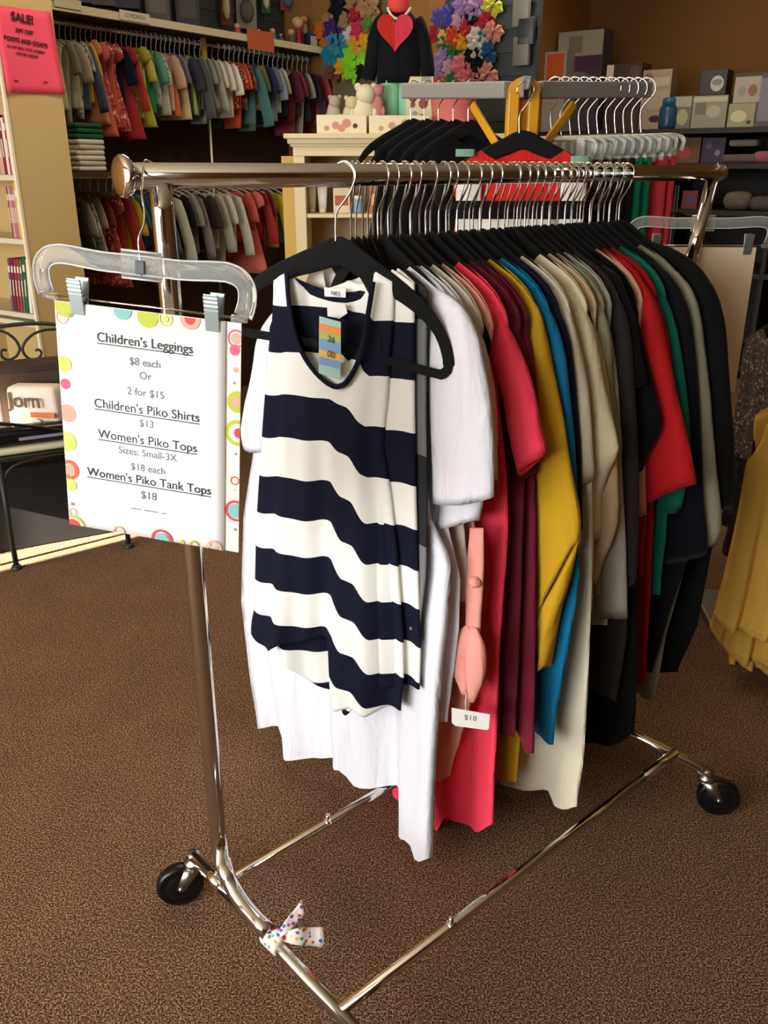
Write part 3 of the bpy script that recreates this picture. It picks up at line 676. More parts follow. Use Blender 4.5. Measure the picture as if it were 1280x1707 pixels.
# ------------------------------------------------------------------ price sign on a clear clip hanger, hooked over the rail
def oncirc(bm, x, z, r, y, mi, n=20, r0=0.0):
    vs = [bm.verts.new((x+r*cos(2*pi*k/n), y, z+r*sin(2*pi*k/n))) for k in range(n)]
    if r0 <= 0:
        f = bm.faces.new(vs); f.material_index = mi
    else:
        v2 = [bm.verts.new((x+r0*cos(2*pi*k/n), y, z+r0*sin(2*pi*k/n))) for k in range(n)]
        for k in range(n):
            f = bm.faces.new((vs[k], vs[(k+1) % n], v2[(k+1) % n], v2[k])); f.material_index = mi
def clip_hanger(label, loc, rz, tilt, W, hookpts, group):
    """origin at the middle of the clear bar, x along the bar"""
    t = thing('clip_hanger', label, 'hanger', loc, rz, group); t.rotation_euler = (0, tilt, rz)
    h = W/2; bm = bmesh.new()
    top = [(-h+0.006, 0, -0.052), (-h, 0, -0.03), (-h+0.004, 0, -0.008), (-h+0.028, 0, 0.004), (-h*0.4, 0, 0.0), (-0.03, 0, 0.0), (0.03, 0, 0.0), (h*0.4, 0, 0.0), (h-0.028, 0, 0.004), (h-0.004, 0, -0.008), (h, 0, -0.03), (h-0.006, 0, -0.052)]
    tube(bm, resample(top, 60), 0.012, 12, binorm=(0, 1, 0), rt=0.0022)
    for sx in (-1, 1): box(bm, (sx*(h-0.012), 0, -0.056), (0.024, 0.006, 0.01), None, 0.002)
    box(bm, (0, 0, 0), (0.062, 0.008, 0.036), None, 0.004)
    for sx in (-1, 1):
        tube(bm, [(sx*(h-0.0), 0, -0.05), (sx*(h-0.0), 0, -0.02)], 0.003, 8)
    b = obj('body', bm, clear, t)
    tc = resample(top, 60)
    for sg_ in (-1, 1):
        ed = []
        for i in range(60):
            d = (tc[min(59, i+1)]-tc[max(0, i-1)]).normalized(); ed.append(tc[i] + Vector((-d.z, 0, d.x))*sg_*0.0125)
        obj('rim', T(ed, 0.0013, 6), mat('edge_glint', '#e6eae8', 0.12, trans=0.35), b)  # whitish edge tubes paint in the bright glints along the clear plastic
    bm = bmesh.new()
    for z in (-0.0185, 0.0185): tube(bm, [(-0.03, 0, z), (0.03, 0, z)], 0.0016, 6)
    obj('hub_glint', bm, mat('edge_glint'), b)
    obj('hook_socket', B((0.0, -0.0045, -0.002), (0.014, 0.003, 0.018), None, 0.001), mat('dark_socket', '#33373a', 0.4), b, False)
    obj('hook', T(resample(hookpts, 50), 0.0018, 8), chrome, t)
    obj('wire_rod', T([(-h+0.002, 0, -0.055), (h-0.002, 0, -0.055)], 0.0014, 8), chrome, t)
    for sx in (-1, 1):
        for k in (-1, 1):
            pass
        bm = bmesh.new(); rot = Matrix.Rotation(0.16, 3, 'X'); rot2 = Matrix.Rotation(-0.16, 3, 'X')
        x = sx*h*0.66 + 0.003
        box(bm, (x, -0.006, -0.052), (0.021, 0.0025, 0.052), rot, 0.0008); box(bm, (x+0.002, 0.006, -0.052), (0.021, 0.0025, 0.052), rot2, 0.0008)
        for k in range(5): box(bm, (x, -0.0105+0.0012*k, -0.031-0.0055*k), (0.021, 0.002, 0.002))
        tube(bm, [(x-0.011, 0, -0.055), (x+0.011, 0, -0.055)], 0.004, 10)
        obj('clip', bm, mat('clip_steel', '#a7b3b3', 0.35, 0.8), t, False)
    return t
SGB = 103.0
sg = onF(236, 443, 1.235)
RE = railpt(-0.015)
Msg = Matrix.Translation(sg) @ Matrix.Rotation(bz(SGB), 4, 'Z') @ Matrix.Rotation(0.078, 4, 'Y')
inv = Msg.inverted()
hk = [inv @ p for p in (RE + Vector((0.012, 0.024, -0.012)), RE + Vector((0.006, 0.018, 0.012)), RE + Vector((-0.004, 0.0, 0.0215)), RE + Vector((-0.004, -0.019, 0.012)))]
hk += [inv @ onF(u, v, f) for u, v, f in ((236, 320, 1.262), (241, 352, 1.25), (240, 375, 1.243), (231, 397, 1.238), (233, 425, 1.236), (237, 462, 1.235))]
clip_hanger('clear plastic clip hanger holding the price list, hooked on the near rail end', sg, bz(SGB), 0.078, 0.31, hk, 'clear sign hangers at the rail ends')
# the sheet: patterned stationery with a second sheet behind it
st = thing('price_sign', 'white price list with dotted border clipped in the clear hanger at left', 'sign', sg, bz(SGB)); st.rotation_euler = (0, 0.078, bz(SGB))
PW, PT, PB = 0.272, -0.062, -0.410
cols = ['#efe9d8', '#b9bf3e', '#e2673f', '#d8443f', '#7fb9b5', '#d9607a', '#f0c87a', '#8a8a86', '#e8a48f', '#c9d66a', '#b3334a']
bm = bmesh.new(); box(bm, (0.004, 0.0012, (PT+PB)/2), (PW+0.012, 0.0005, PB-PT))
o = obj('backing_sheet', bm, mat('sheet_cream', '#f3ecda', 0.7), st, False)
pm = [mat('print'+c, c, 0.7) for c in cols]
def dots_on(par, specs, y, nm='printed_border'):
    for i, (x, z, r, mi, r0) in enumerate(specs):
        bm = bmesh.new(); oncirc(bm, x, z, r, y - 0.00003*i, 0, 22, r0)
        for (co, no) in (((-PW/2+0.0005, 0, 0), (-1, 0, 0)), ((PW/2+0.0095, 0, 0), (1, 0, 0)), ((0, 0, PB+0.0005), (0, 0, -1)), ((0, 0, PT-0.0005), (0, 0, 1))):
            bmesh.ops.bisect_plane(bm, geom=bm.verts[:]+bm.edges[:]+bm.faces[:], plane_co=co, plane_no=no, clear_outer=True)
        if len(bm.faces): obj('printed_dot' if r0 <= 0 else 'printed_ring', bm, pm[mi], par, False)
        else: bm.free()
R_ = PW/2+0.009
dots_on(o, [(R_-.006, PT-.022, .013, 5, .010), (R_-.006, PT-.022, .008, 8, 0), (R_-.008, PT-.038, .008, 5, 0), (R_-.006, PT-.066, .004, 8, 0), (R_-.008, PT-.085, .002, 7, 0), (R_-.003, PT-.112, .016, 1, 0), (R_-.006, PT-.112, .007, 8, 0),
            (R_-.002, PT-.158, .02, 1, 0), (R_-.002, PT-.158, .014, 0, 0), (R_, PT-.158, .008, 3, 0), (R_-.005, PT-.19, .002, 7, 0), (R_-.006, PT-.232, .007, 3, .005), (R_-.006, PT-.247, .0025, 6, 0), (R_-.004, PT-.28, .017, 3, .013), (R_-.004, PT-.28, .012, 4, 0), (R_-.004, PT-.31, .0025, 7, 0)], 0.0007)
FW = PW-0.012
bm = bmesh.new()
def sheet(i, j): return Vector((-PW/2+FW*i, -0.0012-0.0012*sin(pi*j)*sin(pi*i), lerp(PT, PB, j)))
grid(bm, sheet, 12, 16); f1 = obj('front_sheet', bm, mat('sheet_white', '#f7f5f0', 0.7), st); md = f1.modifiers.new('s', 'SOLIDIFY'); md.thickness = 0.0004
Lx = -PW/2+.005
dots_on(f1, [(Lx+.012, PT-.004, .018, 1, 0), (Lx+.006, PT-.022, .01, 8, .008), (Lx+.02, PT-.018, .003, 7, 0), (Lx+.004, PT-.09, .012, 9, 0), (Lx+.004, PT-.12, .008, 5, 0), (Lx+.004, PT-.165, .014, 8, 0), (Lx, PT-.21, .016, 9, 0), (Lx+.002, PT-.255, .016, 2, .01), (Lx+.002, PT-.255, .009, 8, 0), (Lx+.002, PT-.28, .01, 9, 0),
             (Lx+.003, PT-.312, .003, 7, 0), (Lx+.003, PT-.326, .007, 8, .005), (Lx+.002, PT-.352, .021, 1, 0), (Lx+.002, PT-.352, .017, 0, 0), (Lx+.002, PT-.352, .0145, 3, 0),
             (-.03, PT-.001, .014, 4, 0), (.008, PT-.006, .016, 1, 0), (.035, PT-.006, .011, 9, .008), (.035, PT-.006, .005, 9, 0), (.072, PT-.002, .015, 8, 0), (.072, PT-.002, .008, 3, 0), (.012+.01, PB+.0005, .018, 3, .014), (.022, PB+.0, .012, 4, 0), (-.05, PB+.002, .01, 8, .007), (.055, PB+.002, .004, 1, 0), (.075, PB+.001, .008, 1, .005), (.108, PB+.002, .013, 8, .009), (.1, PB+.006, .0025, 6, 0)], -0.0025)
def line(txt, z, size, m, under=False, bold=0.00015, x=0.002):
    src = text_bm(txt, size, bold)
    xs = [v.co.x for v in src.verts]; x0, x1 = min(xs), max(xs)
    if under:
        a = [src.verts.new(p) for p in ((x0, -size*0.12, 0), (x1, -size*0.12, 0), (x1, -size*0.2, 0), (x0, -size*0.2, 0))]; src.faces.new(a)
    for v in src.verts: v.co.z = 0
    bmesh.ops.transform(src, matrix=Matrix.Translation((x, -0.0030, z)) @ Matrix.Rotation(pi/2, 4, 'X'), verts=src.verts)
    return src
def printed(par, rows, nm='printed_text', m=ink):
    for r in rows: obj(nm, line(*r[:3], None, *r[3:]), m, par, False)
H_ = PB-PT
def zz_(f): return PT + H_*f
printed(f1, [("Children's Leggings", zz_(.143), .0192, True), ("Children's Piko Shirts", zz_(.427), .0192, True), ("Women's Piko Tops", zz_(.562), .0192, True), ("Women's Piko Tank Tops", zz_(.745), .0192, True)])
printed(f1, [("$8 each", zz_(.222), .0155), ("Or", zz_(.278), .0155), ("2 for $15", zz_(.35), .0155), ("$13", zz_(.483), .0155), ("Sizes: Small-3X", zz_(.617), .0155), ("$18 each", zz_(.685), .0155), ("$18", zz_(.812), .0175)], m=inklight)
bm = bmesh.new()
for k in range(14):
    if k in (4, 11): continue
    box(bm, (-.026+.0042*k, -0.0030, zz_(.868)), (.003, .0002, .0017))
obj('fine_print', bm, inklight, f1, False)
# the blank back of the sign at the far end of the rail
s2p = onF(1172, 372, 2.36)
RE2 = railpt(TL+0.012)
M2 = Matrix.Translation(s2p) @ Matrix.Rotation(bz(92), 4, 'Z'); i2 = M2.inverted()
hk2 = [i2 @ p for p in (RE2 + Vector((-.012, -.02, -.012)), RE2 + Vector((0, -.022, .004)), RE2 + Vector((.004, 0, .0215)), RE2 + Vector((.0, .02, .012)), RE2+Vector((-.006, .022, -.03)))] + [Vector((0.004, 0, 0.05)), Vector((-0.004, 0, 0.03)), Vector((0, 0, 0.0))]
clip_hanger('clear plastic clip hanger with a blank board at the far rail end', s2p, bz(92), 0.0, 0.36, hk2, 'clear sign hangers at the rail ends')
s2 = thing('sign_board', 'plain tan back of a sign clipped in the hanger at the far end', 'sign', s2p, bz(92))
obj('sheet', B((0.012, 0.0, -0.252), (0.265, 0.002, 0.385)), mat('tan_card', '#f0d9b6', 0.7), s2, False)

# ------------------------------------------------------------------ bookcase with pink sale sign
beige = mat('beige_bookcase', '#c9ad74', 0.55, bump=0.05, bscale=40, var=0.03)
BB = -3.56; BA0, BA1 = 2.425, 2.705; BH_ = 2.6
bc = thing('bookcase', 'cream bookcase with scalloped front edge at the left, its side facing the camera', 'bookcase', AB3(BA0, BB, 0), 0)
def rb_(name, lst, m, par, bev=0):
    bm = slabs(lst); o = obj(name, bm, m, None, False); o.parent = par; o.matrix_parent_inverse = Matrix.Translation(par.location).inverted(); return o
BWD = 0.72
rb_('side_panel', [(BA0, BA1, BB-0.02, BB, 0, BH_)], beige, bc); rb_('side_panel', [(BA0, BA1, BB-BWD, BB-BWD+0.02, 0, BH_)], beige, bc)
rb_('back_panel', [(BA1-0.012, BA1, BB-BWD+0.02, BB-0.02, 0, BH_)], beige, bc)
rb_('trim', [(BA0-0.012, BA0, BB-0.012, BB+0.003, 0, BH_)], mat('pale_trim', '#ece2c2', 0.5), bc)
zs = [0.08, 0.46, 0.83, onBp(30, 540, BB).z if False else 0.83]
shelfz = sorted({0.06, 0.42, 0.80, round(onA(20, 520, BA0).z, 3), round(onA(20, 398, BA0).z, 3), round(onA(20, 292, BA0).z, 3), round(onA(20, 292, BA0).z+0.4, 3), round(onA(20, 292, BA0).z+0.78, 3)})
for z in shelfz: rb_('shelf', [(BA0+0.004, BA1-0.012, BB-BWD+0.02, BB-0.02, z-0.022, z)], mat('shelf_cream', '#d8cfae', 0.55), bc)
bkc = ['#7a2430', '#a8353a', '#e0d9c8', '#2f5d44', '#c7586a', '#d8c13a', '#b98a94', '#a87f86', '#33363f', '#e6dfd4', '#8c3b49', '#d9a08a', '#4a7a52', '#c0392f', '#e8e2cf', '#6a4a6e']
ordn = ['first', 'second', 'third', 'fourth', 'fifth', 'sixth', 'seventh', 'eighth', 'ninth', 'tenth', 'eleventh', 'twelfth', 'thirteenth', 'fourteenth', 'fifteenth', 'sixteenth', 'seventeenth', 'eighteenth', 'nineteenth', 'twentieth']
bk0 = None
def book(a, b, z, wd, ht_, col, lean, label, group):
    ht = ht_*1.2
    bm = bmesh.new(); box(bm, (0, 0, ht/2), (0.14, wd, ht), None, 0.002); 
    o = obj('book', bm, mat('book'+col, col, 0.6), None, False); o.location = AB3(a, b, z); o.rotation_euler = (lean, 0, bz(34.3))
    tag(o, label, 'book', group)
    bm = bmesh.new(); box(bm, (-0.0704, 0, ht*0.8), (0.0008, wd*0.7, ht*0.12)); box(bm, (-0.0704, 0, ht*0.45), (0.0008, wd*0.35, ht*0.3)); obj('spine_title', bm, mat('spine_print', '#e9dfc6', 0.6), o, False)
cn = {'#7a2430': 'maroon', '#a8353a': 'red', '#e0d9c8': 'cream', '#2f5d44': 'dark green', '#c7586a': 'pink', '#d8c13a': 'yellow', '#b98a94': 'dusty pink', '#a87f86': 'mauve', '#33363f': 'black', '#e6dfd4': 'white', '#8c3b49': 'wine red', '#d9a08a': 'salmon', '#4a7a52': 'green', '#c0392f': 'bright red', '#e8e2cf': 'ivory', '#6a4a6e': 'purple'}
z1, z2, z3 = [round(onA(20, y, BA0).z, 3) for y in (292, 398, 520)]
def bookrow(z, specs, where):
    b = BB-0.026
    for i, (wd, ht, col, ln) in enumerate(specs):
        b -= wd/2+0.0015 + abs(ln)*ht*0.25
        book(BA0+0.09, b, z+0.001, wd, ht, col, ln, '%s book on the %s of the bookcase, %s from its right end' % (cn[col], where, ordn[i]), 'picture books in the bookcase')
        b -= wd/2
bookrow(z1, [(.02, .2, '#2f5d44', 0), (.018, .21, '#e0d9c8', 0), (.012, .2, '#c0392f', 0), (.016, .19, '#e6dfd4', 0), (.02, .2, '#7a2430', 0), (.02, .2, '#d9a08a', 0)], 'upper shelf')
bookrow(z2, [(.022, .2, '#33363f', 0), (.024, .195, '#d8c13a', 0), (.01, .18, '#b98a94', 0), (.01, .18, '#c7586a', 0), (.01, .18, '#a87f86', 0), (.01, .18, '#d9a08a', 0), (.01, .18, '#6a4a6e', 0)], 'middle shelf')
bookrow(z3, [(.03, .2, '#33363f', 0.1), (.02, .2, '#e8e2cf', 0.1), (.02, .21, '#2f5d44', 0.1), (.014, .2, '#4a7a52', 0.1), (.016, .2, '#a8353a', 0.1), (.016, .2, '#8c3b49', 0.1), (.016, .2, '#7a2430', 0.1), (.016, .2, '#6a4a6e', 0.1)], 'lower shelf')
# pink sale sheet on the side panel
pk = thing('sale_sign', 'hot pink sale sheet taped to the side of the bookcase', 'sign', AB3(2.57, BB+0.004, 1.9), 0)
SX = BX
c_ = [onplane(u, v, AB3(0, BB+0.006, 0), BX) for u, v in ((-12, 8), (84, 20), (106, 157), (10, 155))]
ex = (c_[1]-c_[0]).normalized()
bm = bmesh.new()
def pks(i, j):
    p = c_[0].lerp(c_[1], i).lerp(c_[3].lerp(c_[2], i), j); return p + BX*(0.012*(abs(2*i-1)**3)*j) - pk.location
grid(bm, pks, 10, 10); pink = obj('sheet', bm, mat('hot_pink_paper', '#f4506f', 0.65), pk); md = pink.modifiers.new('s', 'SOLIDIFY'); md.thickness = 0.0006
def pink_text(txt, u, v, size, bold):
    P = onplane(u, v, AB3(0, BB+0.0115, 0), BX); src = text_bm(txt, size, bold)
    xa = AX.normalized(); Mx = Matrix((xa, Vector((0, 0, 1)), xa.cross(Vector((0, 0, 1))))).transposed().to_4x4()
    bmesh.ops.transform(src, matrix=Matrix.Translation(P-pk.location) @ Mx @ Matrix.Rotation(-0.06, 4, 'Z'), verts=src.verts); return src
for a in (('SALE!', 38, 37, .044, .0016), ('30% OFF', 41, 56, .022, .0010), ('BOOTS AND COATS', 44, 73, .022, .0012), ('ALL OFF GIRLS, BOYS, WOMENS', 44, 84, .0125, .0006), ('WINTER WEIGHT', 46, 94, .0135, .0006), ('YAY', 27, 137, .012, .0006), ('YAY', 76, 139, .012, .0006)): obj('printed_text', pink_text(*a), mat('sale_ink', '#3a0f1c', 0.7), pink, False)

# ------------------------------------------------------------------ children's clothes along the left wall
SHZ = 2.18
def rodrange(u0, u1, v0, v1, b):
    return onBp(u0, v0, b).dot(AX), onBp(u1, v1, b).dot(AX)
sh = thing('wall_shelf', 'long cream edged shelf above the upper clothes rod on the left wall', 'shelf', AB3(2.4, -4.1, SHZ), 0)
rb_('board', [(BA1, 5.06, WB, -3.89, SHZ-0.03, SHZ)], darkpanel, sh); rb_('front_edge', [(BA1, 5.06, -3.89, -3.87, SHZ-0.032, SHZ+0.004)], mat('shelf_edge_cream', '#d9cca6', 0.5), sh)
def shelftag(u, v, wpx, hpx, col, label, txt=None):
    P = onBp(u, v, -3.868); k = (P-O3).length/FPX
    t = thing('shelf_tag', label, 'tag', P, bz(34.3)); bm = B((0, -0.004, 0), (wpx*k*1.5, 0.002, hpx*k)); c = obj('card', bm, mat('tag'+col, col, 0.7), t, False)
    if txt:
        bm = text_bm(txt, hpx*k*0.62); bmesh.ops.transform(bm, matrix=Matrix.Translation((0, -0.0056, -hpx*k*0.2)) @ Matrix.Rotation(pi/2, 4, 'X'), verts=bm.verts); obj('printed_text', bm, ink, c, False)
shelftag(224, 28, 36, 12, '#d8cfb4', 'small white size tag reading 12 MONTH on the shelf edge', '12 MONTH')
shelftag(112, 6, 30, 12, '#cfc6aa', 'small white size tag at the left end of the shelf edge')
shelftag(434, 68, 38, 26, '#c8613a', 'orange paper notice hanging from the shelf edge')
RODB = -4.06; RODZ1 = 2.13; RODZ2 = 1.42
def rod(z, a0, a1, label):
    t = thing('clothes_rod', label, 'rod', AB3(a0, RODB, z), 0)
    bm = T([AB3(a0, RODB, z)-t.location, AB3(a1, RODB, z)-t.location], 0.014, 12); obj('rail', bm, mat('bright_rail', '#e2ded2', .28, .85), t)
    for a in (a0+0.1, a1-0.1): obj('bracket', T([AB3(a, RODB, z)-t.location, AB3(a, WB+.005, z+0.03 if z < 2 else z+0.015)-t.location], 0.008, 8), steel, t)
rod(RODZ1, BA1+0.02, 5.04, "upper chrome rod full of baby clothes on the left wall"); rod(RODZ2, BA1+0.02, 5.04, "lower chrome rod of baby clothes on the left wall")
pa = onBp(345, 90, -3.97).dot(AX)
t = thing('upright_pole', 'slim metal standard that carries the two clothes rods', 'pole', AB3(pa, -3.99, 0), 0)
obj('post', T([(0, 0, 0.0), (0, 0, SHZ-0.05)], 0.011, 10), steel, t); obj('tape_strip', B((0, 0, SHZ-0.16), (0.028, 0.026, 0.27)), mat('ochre_tape', '#a98438', 0.6), t)
kidclear = mat('kid_hanger_plastic', '#d8d8d0', 0.15, trans=0.4, ior=1.3)
def kid_hanger(label, P, rz):
    t = thing('baby_hanger', label, 'hanger', P, rz, 'small clear hangers on the wall rods')
    obj('body', T(resample([(-.125, 0, -.125), (-.118, 0, -.118), (-.05, 0, -.09), (0, 0, -.078), (.05, 0, -.09), (.118, 0, -.118), (.125, 0, -.125)], 18), 0.0045, 8), kidclear, t)
    hp = [(.016*cos(radians(200-k*23)), 0, .016*sin(radians(200-k*23))) for k in range(11)] + [(0, 0, -.04), (0, 0, -.08)]
    obj('hook', T(resample(hp, 20), 0.003, 8), mat('white_hook_plastic', '#d8d6cc', .3), t); return t
def kid_bm(kind):
    bm = bmesh.new(); n = 18; m = 16
    Ln = {'tee': .27, 'long': .29, 'dress': .40, 'romper': .36, 'tank': .3}[kind]; rng = random.Random(kind)
    rows = []
    for j in range(n):
        t = j/(n-1); z = -.082-Ln*t - 0.006
        if t < 0.12: hw = lerp(.062, .118, t/.12)
        elif t < .3: hw = lerp(.118, .10, (t-.12)/.18)
        else: hw = {'tee': lerp(.10, .108, (t-.3)/.7), 'long': lerp(.10, .105, (t-.3)/.7), 'dress': lerp(.09, .175, ((t-.3)/.7)**.8), 'romper': lerp(.10, .075, (t-.3)/.7), 'tank': lerp(.10, .125, (t-.3)/.7)}[kind]
        z2 = z; th = lerp(.007, .018 if kind != 'dress' else .03, t)
        ring = []
        for k in range(m):
            a = 2*pi*k/m; x = hw*math.copysign(abs(cos(a))**.8, cos(a)); dip = -0.028*max(0, 1-(x/.05)**2) if j == 0 else 0
            ring.append(bm.verts.new((x, th*sin(a)*(1+.25*t*sin(5*a)) + .008*t*sin(31*x+2), z2+dip+(0.03*abs(x)/.06-.02 if j == 0 else 0))))
        rows.append(ring)
    for j in range(n-1):
        for k in range(m): bm.faces.new((rows[j][k], rows[j][(k+1) % m], rows[j+1][(k+1) % m], rows[j+1][k]))
    bm.faces.new(rows[0][::-1]); bm.faces.new(rows[-1])
    if kind in ('tee', 'long', 'romper'):
        e = {'tee': .105, 'long': .24, 'romper': .09}[kind]
        for sx in (-1, 1):
            tube(bm, resample([(sx*.09, 0, -.112), (sx*.125, 0, -.135), (sx*(.13+e*.2), .004, -.135-e*.78), (sx*(.13+e*.24), .006, -.14-e*1.05)], 9), [.022, .034, .036, .035, .036, .037, .037, .037, .036], 10, binorm=(0, 1, 0), rt=.006)
    if kind == 'dress':
        for sx in (-1, 1): tube(bm, resample([(sx*.085, 0, -.1), (sx*.125, 0, -.12), (sx*.145, 0, -.155)], 6), [.02, .034, .04, .042, .04, .034], 10, binorm=(0, 1, 0), rt=.012)
    return fin(bm)
KM = {}
for kd in ('tee', 'long', 'dress', 'romper', 'tank'):
    me = bpy.data.meshes.new('baby_'+kd); bm = kid_bm(kd)
    for f in bm.faces: f.smooth = True
    bm.to_mesh(me); bm.free(); me.materials.append(white); KM[kd] = me
pr1 = spots_mat('red_floral', '#b8423f', ['#d9a08a', '#7d2028', '#e0c9a8'], 60, 0.42); pr2 = spots_mat('mint_floral', '#a8b8a0', ['#e8e0c8', '#6d8f7a', '#c98a7a'], 55, 0.45)
pr3 = spots_mat('red_white_dots', '#b8352c', ['#e8d8cc', '#e8d8cc'], 70, 0.33); pr4 = spots_mat('brown_print', '#5d4436', ['#b08a60', '#2d211c', '#8a3c30'], 60, 0.45); pr5 = spots_mat('grey_print', '#a9a698', ['#5d5c58', '#d8d4c4'], 60, 0.4)
pr6 = spots_mat('lime_print', '#a8a63a', ['#e0d49a', '#5d7a3a'], 55, 0.4)
upper = [(103, 'tank', '#b9c08a', 'lime and cream towel-like top'), (118, 'romper', '#8d8a78', 'khaki romper'), (128, 'tee', '#b4aa94', 'stone tee'), (138, 'romper', pr5, 'grey printed romper'), (147, 'long', '#4f5a7a', 'slate blue long sleeve'), (155, 'tee', '#d1b53a', 'yellow tee'),
 (163, 'dress', '#d08a5a', 'apricot dress'), (172, 'dress', '#c46a50', 'terracotta dress'), (181, 'dress', pr1, 'red floral dress'), (190, 'tank', '#c4604e', 'coral vest'), (197, 'dress', pr1, 'longer red floral dress'), (205, 'tee', '#141930', 'navy frilled top'), (213, 'dress', '#a02c33', 'crimson dress'),
 (222, 'long', '#b53a34', 'red long sleeve'), (231, 'tank', pr6, 'lime print vest'), (239, 'dress', '#a9a43c', 'long lime dress'), (247, 'tee', '#c9c04a', 'yellow green tee'), (256, 'tank', '#2f8f62', 'emerald vest'), (264, 'tee', '#5f9a86', 'sea green tee'), (272, 'tee', pr2, 'mint floral tee'), (280, 'tank', '#b9b7a2', 'pale grey vest'), (288, 'tee', '#c9a083', 'peach tee'),
 (296, 'tank', '#c46a42', 'rust vest'), (303, 'tee', '#77708c', 'mauve tee'), (311, 'tank', '#cdb48c', 'sand vest'), (319, 'tee', '#3a3c48', 'charcoal tee'), (327, 'tank', '#a9b060', 'olive lime top'), (335, 'long', '#5c5a5c', 'grey long sleeve'), (343, 'long', '#74807f', 'blue grey long sleeve'), (352, 'romper', '#8f968e', 'dusty grey romper'), (361, 'long', '#a8a290', 'oatmeal long sleeve'),
 (371, 'tee', '#d9d2bf', 'off white tee'), (381, 'tee', '#e0dac8', 'cream tee'), (391, 'tee', '#e6e0cc', 'ivory polo tee'), (401, 'tee', pr3, 'red dotted tee'), (409, 'romper', '#d1582e', 'orange romper'), (417, 'tee', pr4, 'brown printed tee'), (425, 'long', '#4f7a78', 'teal long sleeve'), (433, 'romper', '#5f7d52', 'moss green romper'), (441, 'tee', '#a8824f', 'ochre tee'),
 (449, 'tee', '#28305a', 'royal navy tee'), (457, 'romper', '#6d7487', 'steel blue romper'), (465, 'tee', '#8f98a4', 'pale blue tee'), (473, 'tee', '#c9c4b2', 'bone tee'), (481, 'tank', '#26242a', 'black vest'), (489, 'tee', '#5a2a35', 'plum tee'), (497, 'romper', '#8c3a44', 'rose red romper'), (505, 'tee', '#403438', 'smoky brown tee'), (513, 'romper', '#a39a8c', 'putty romper'), (521, 'tee', '#2c2730', 'dark violet tee'), (529, 'long', '#4d3440', 'wine long sleeve'), (537, 'tee', '#a23f48', 'cherry tee')]
lower = [(118, 'long', '#2f2a2a', 'dark brown long sleeve'), (132, 'tee', '#a9a494', 'light grey tee'), (146, 'long', pr5, 'white and grey printed long sleeve'), (160, 'tee', '#b5b0a0', 'silver grey tee'), (176, 'romper', '#8f4238', 'brick romper'), (190, 'dress', pr1, 'red flowered dress'), (203, 'long', '#a8352e', 'red jacket'), (214, 'tee', '#d0a52e', 'golden tee'), (226, 'tee', '#2f6a62', 'deep teal tee'),
 (240, 'tee', '#2a4a6a', 'denim blue tee'), (275, 'long', '#4a4854', 'dark grey long sleeve'), (290, 'long', '#b9b49c', 'beige cardigan'), (303, 'tee', '#15151a', 'black tee'), (317, 'romper', '#8d867a', 'mushroom romper'), (330, 'long', '#7d7370', 'taupe long sleeve'), (345, 'tee', '#3a302e', 'espresso tee'), (362, 'long', '#aaa28e', 'oat long sleeve'), (378, 'romper', '#c9c2ac', 'cream romper'), (393, 'long', '#c4bea8', 'pale cream long sleeve with dark bow'),
 (410, 'tee', '#c9574c', 'salmon tee'), (424, 'dress', '#d26a60', 'coral pink dress'), (438, 'long', '#a3303a', 'raspberry long sleeve'), (449, 'romper', '#7a2c38', 'burgundy romper'), (462, 'long', '#c4b028', 'mustard yellow long sleeve'), (476, 'tee', '#4a6a58', 'pine green tee'), (490, 'tee', '#2a5a60', 'petrol tee')]
def kidrow(lst, z, vfun, rowname):
    n = 0
    for i, (u, kd, c, nm) in enumerate(lst):
        a = onBp(u, vfun(u), -3.93).dot(AX); P = AB3(a, RODB, z); rz = bz(124.3) + random.uniform(-.09, .09)
        kid_hanger('small clear plastic hanger on the %s wall rod' % rowname, P, rz)
        me = KM[kd]; o = bpy.data.objects.new({'tee': 'baby_tee', 'long': 'baby_shirt', 'dress': 'baby_dress', 'romper': 'baby_romper', 'tank': 'baby_vest'}[kd], me); C.objects.link(o)
        o.location = P + BX*0.0; o.rotation_euler = (0, 0, rz); s = (1.1 if rowname == 'lower' else 1.0)*random.uniform(.92, 1.1); o.scale = (s, 1, s)
        o.material_slots[0].link = 'OBJECT'; o.material_slots[0].material = c if not isinstance(c, str) else cloth(c)
        tag(o, '%s hanging on the %s rod of the left wall' % (nm, rowname), 'baby clothes', 'baby clothes on the %s rod' % rowname)
kidrow(upper, RODZ1, lambda u: lerp(60, 125, (u-100)/440), 'upper'); kidrow(lower, RODZ2, lambda u: 310, 'lower')
# folded piles on a small shelf beside the bookcase
fs = thing('wall_shelf', 'short dark shelf with folded piles just right of the bookcase', 'shelf', AB3(2.9, -4.0, 1.49), 0)
zf = onBp(130, 286, -3.85).z
rb_('board', [(2.75, 3.3, WB, -3.75, zf-.02, zf)], darkpanel, fs)
for i in range(9):
    P = onBp(131, 280, -3.85); col = '#1f5a3a' if i > 5 else ['#d8d2c2', '#c9c4b8', '#e0dacb'][i % 3]
    bm = bmesh.new(); box(bm, (0, 0, .012), (.19, .16, .022), None, .008); o = obj('folded_shirt', bm, cloth(col), None); o.location = (P.x, P.y+.05, zf+.001+.0245*i); o.rotation_euler = (0, 0, bz(124.3)+random.uniform(-.08, .08))
    tag(o, ('%s of the white folded shirts counted from the bottom of the pile' % ordn[i]) if i < 6 else '%s of the green folded shirts counted up from the white ones' % ordn[i-6], 'folded shirt', 'folded shirts beside the bookcase')
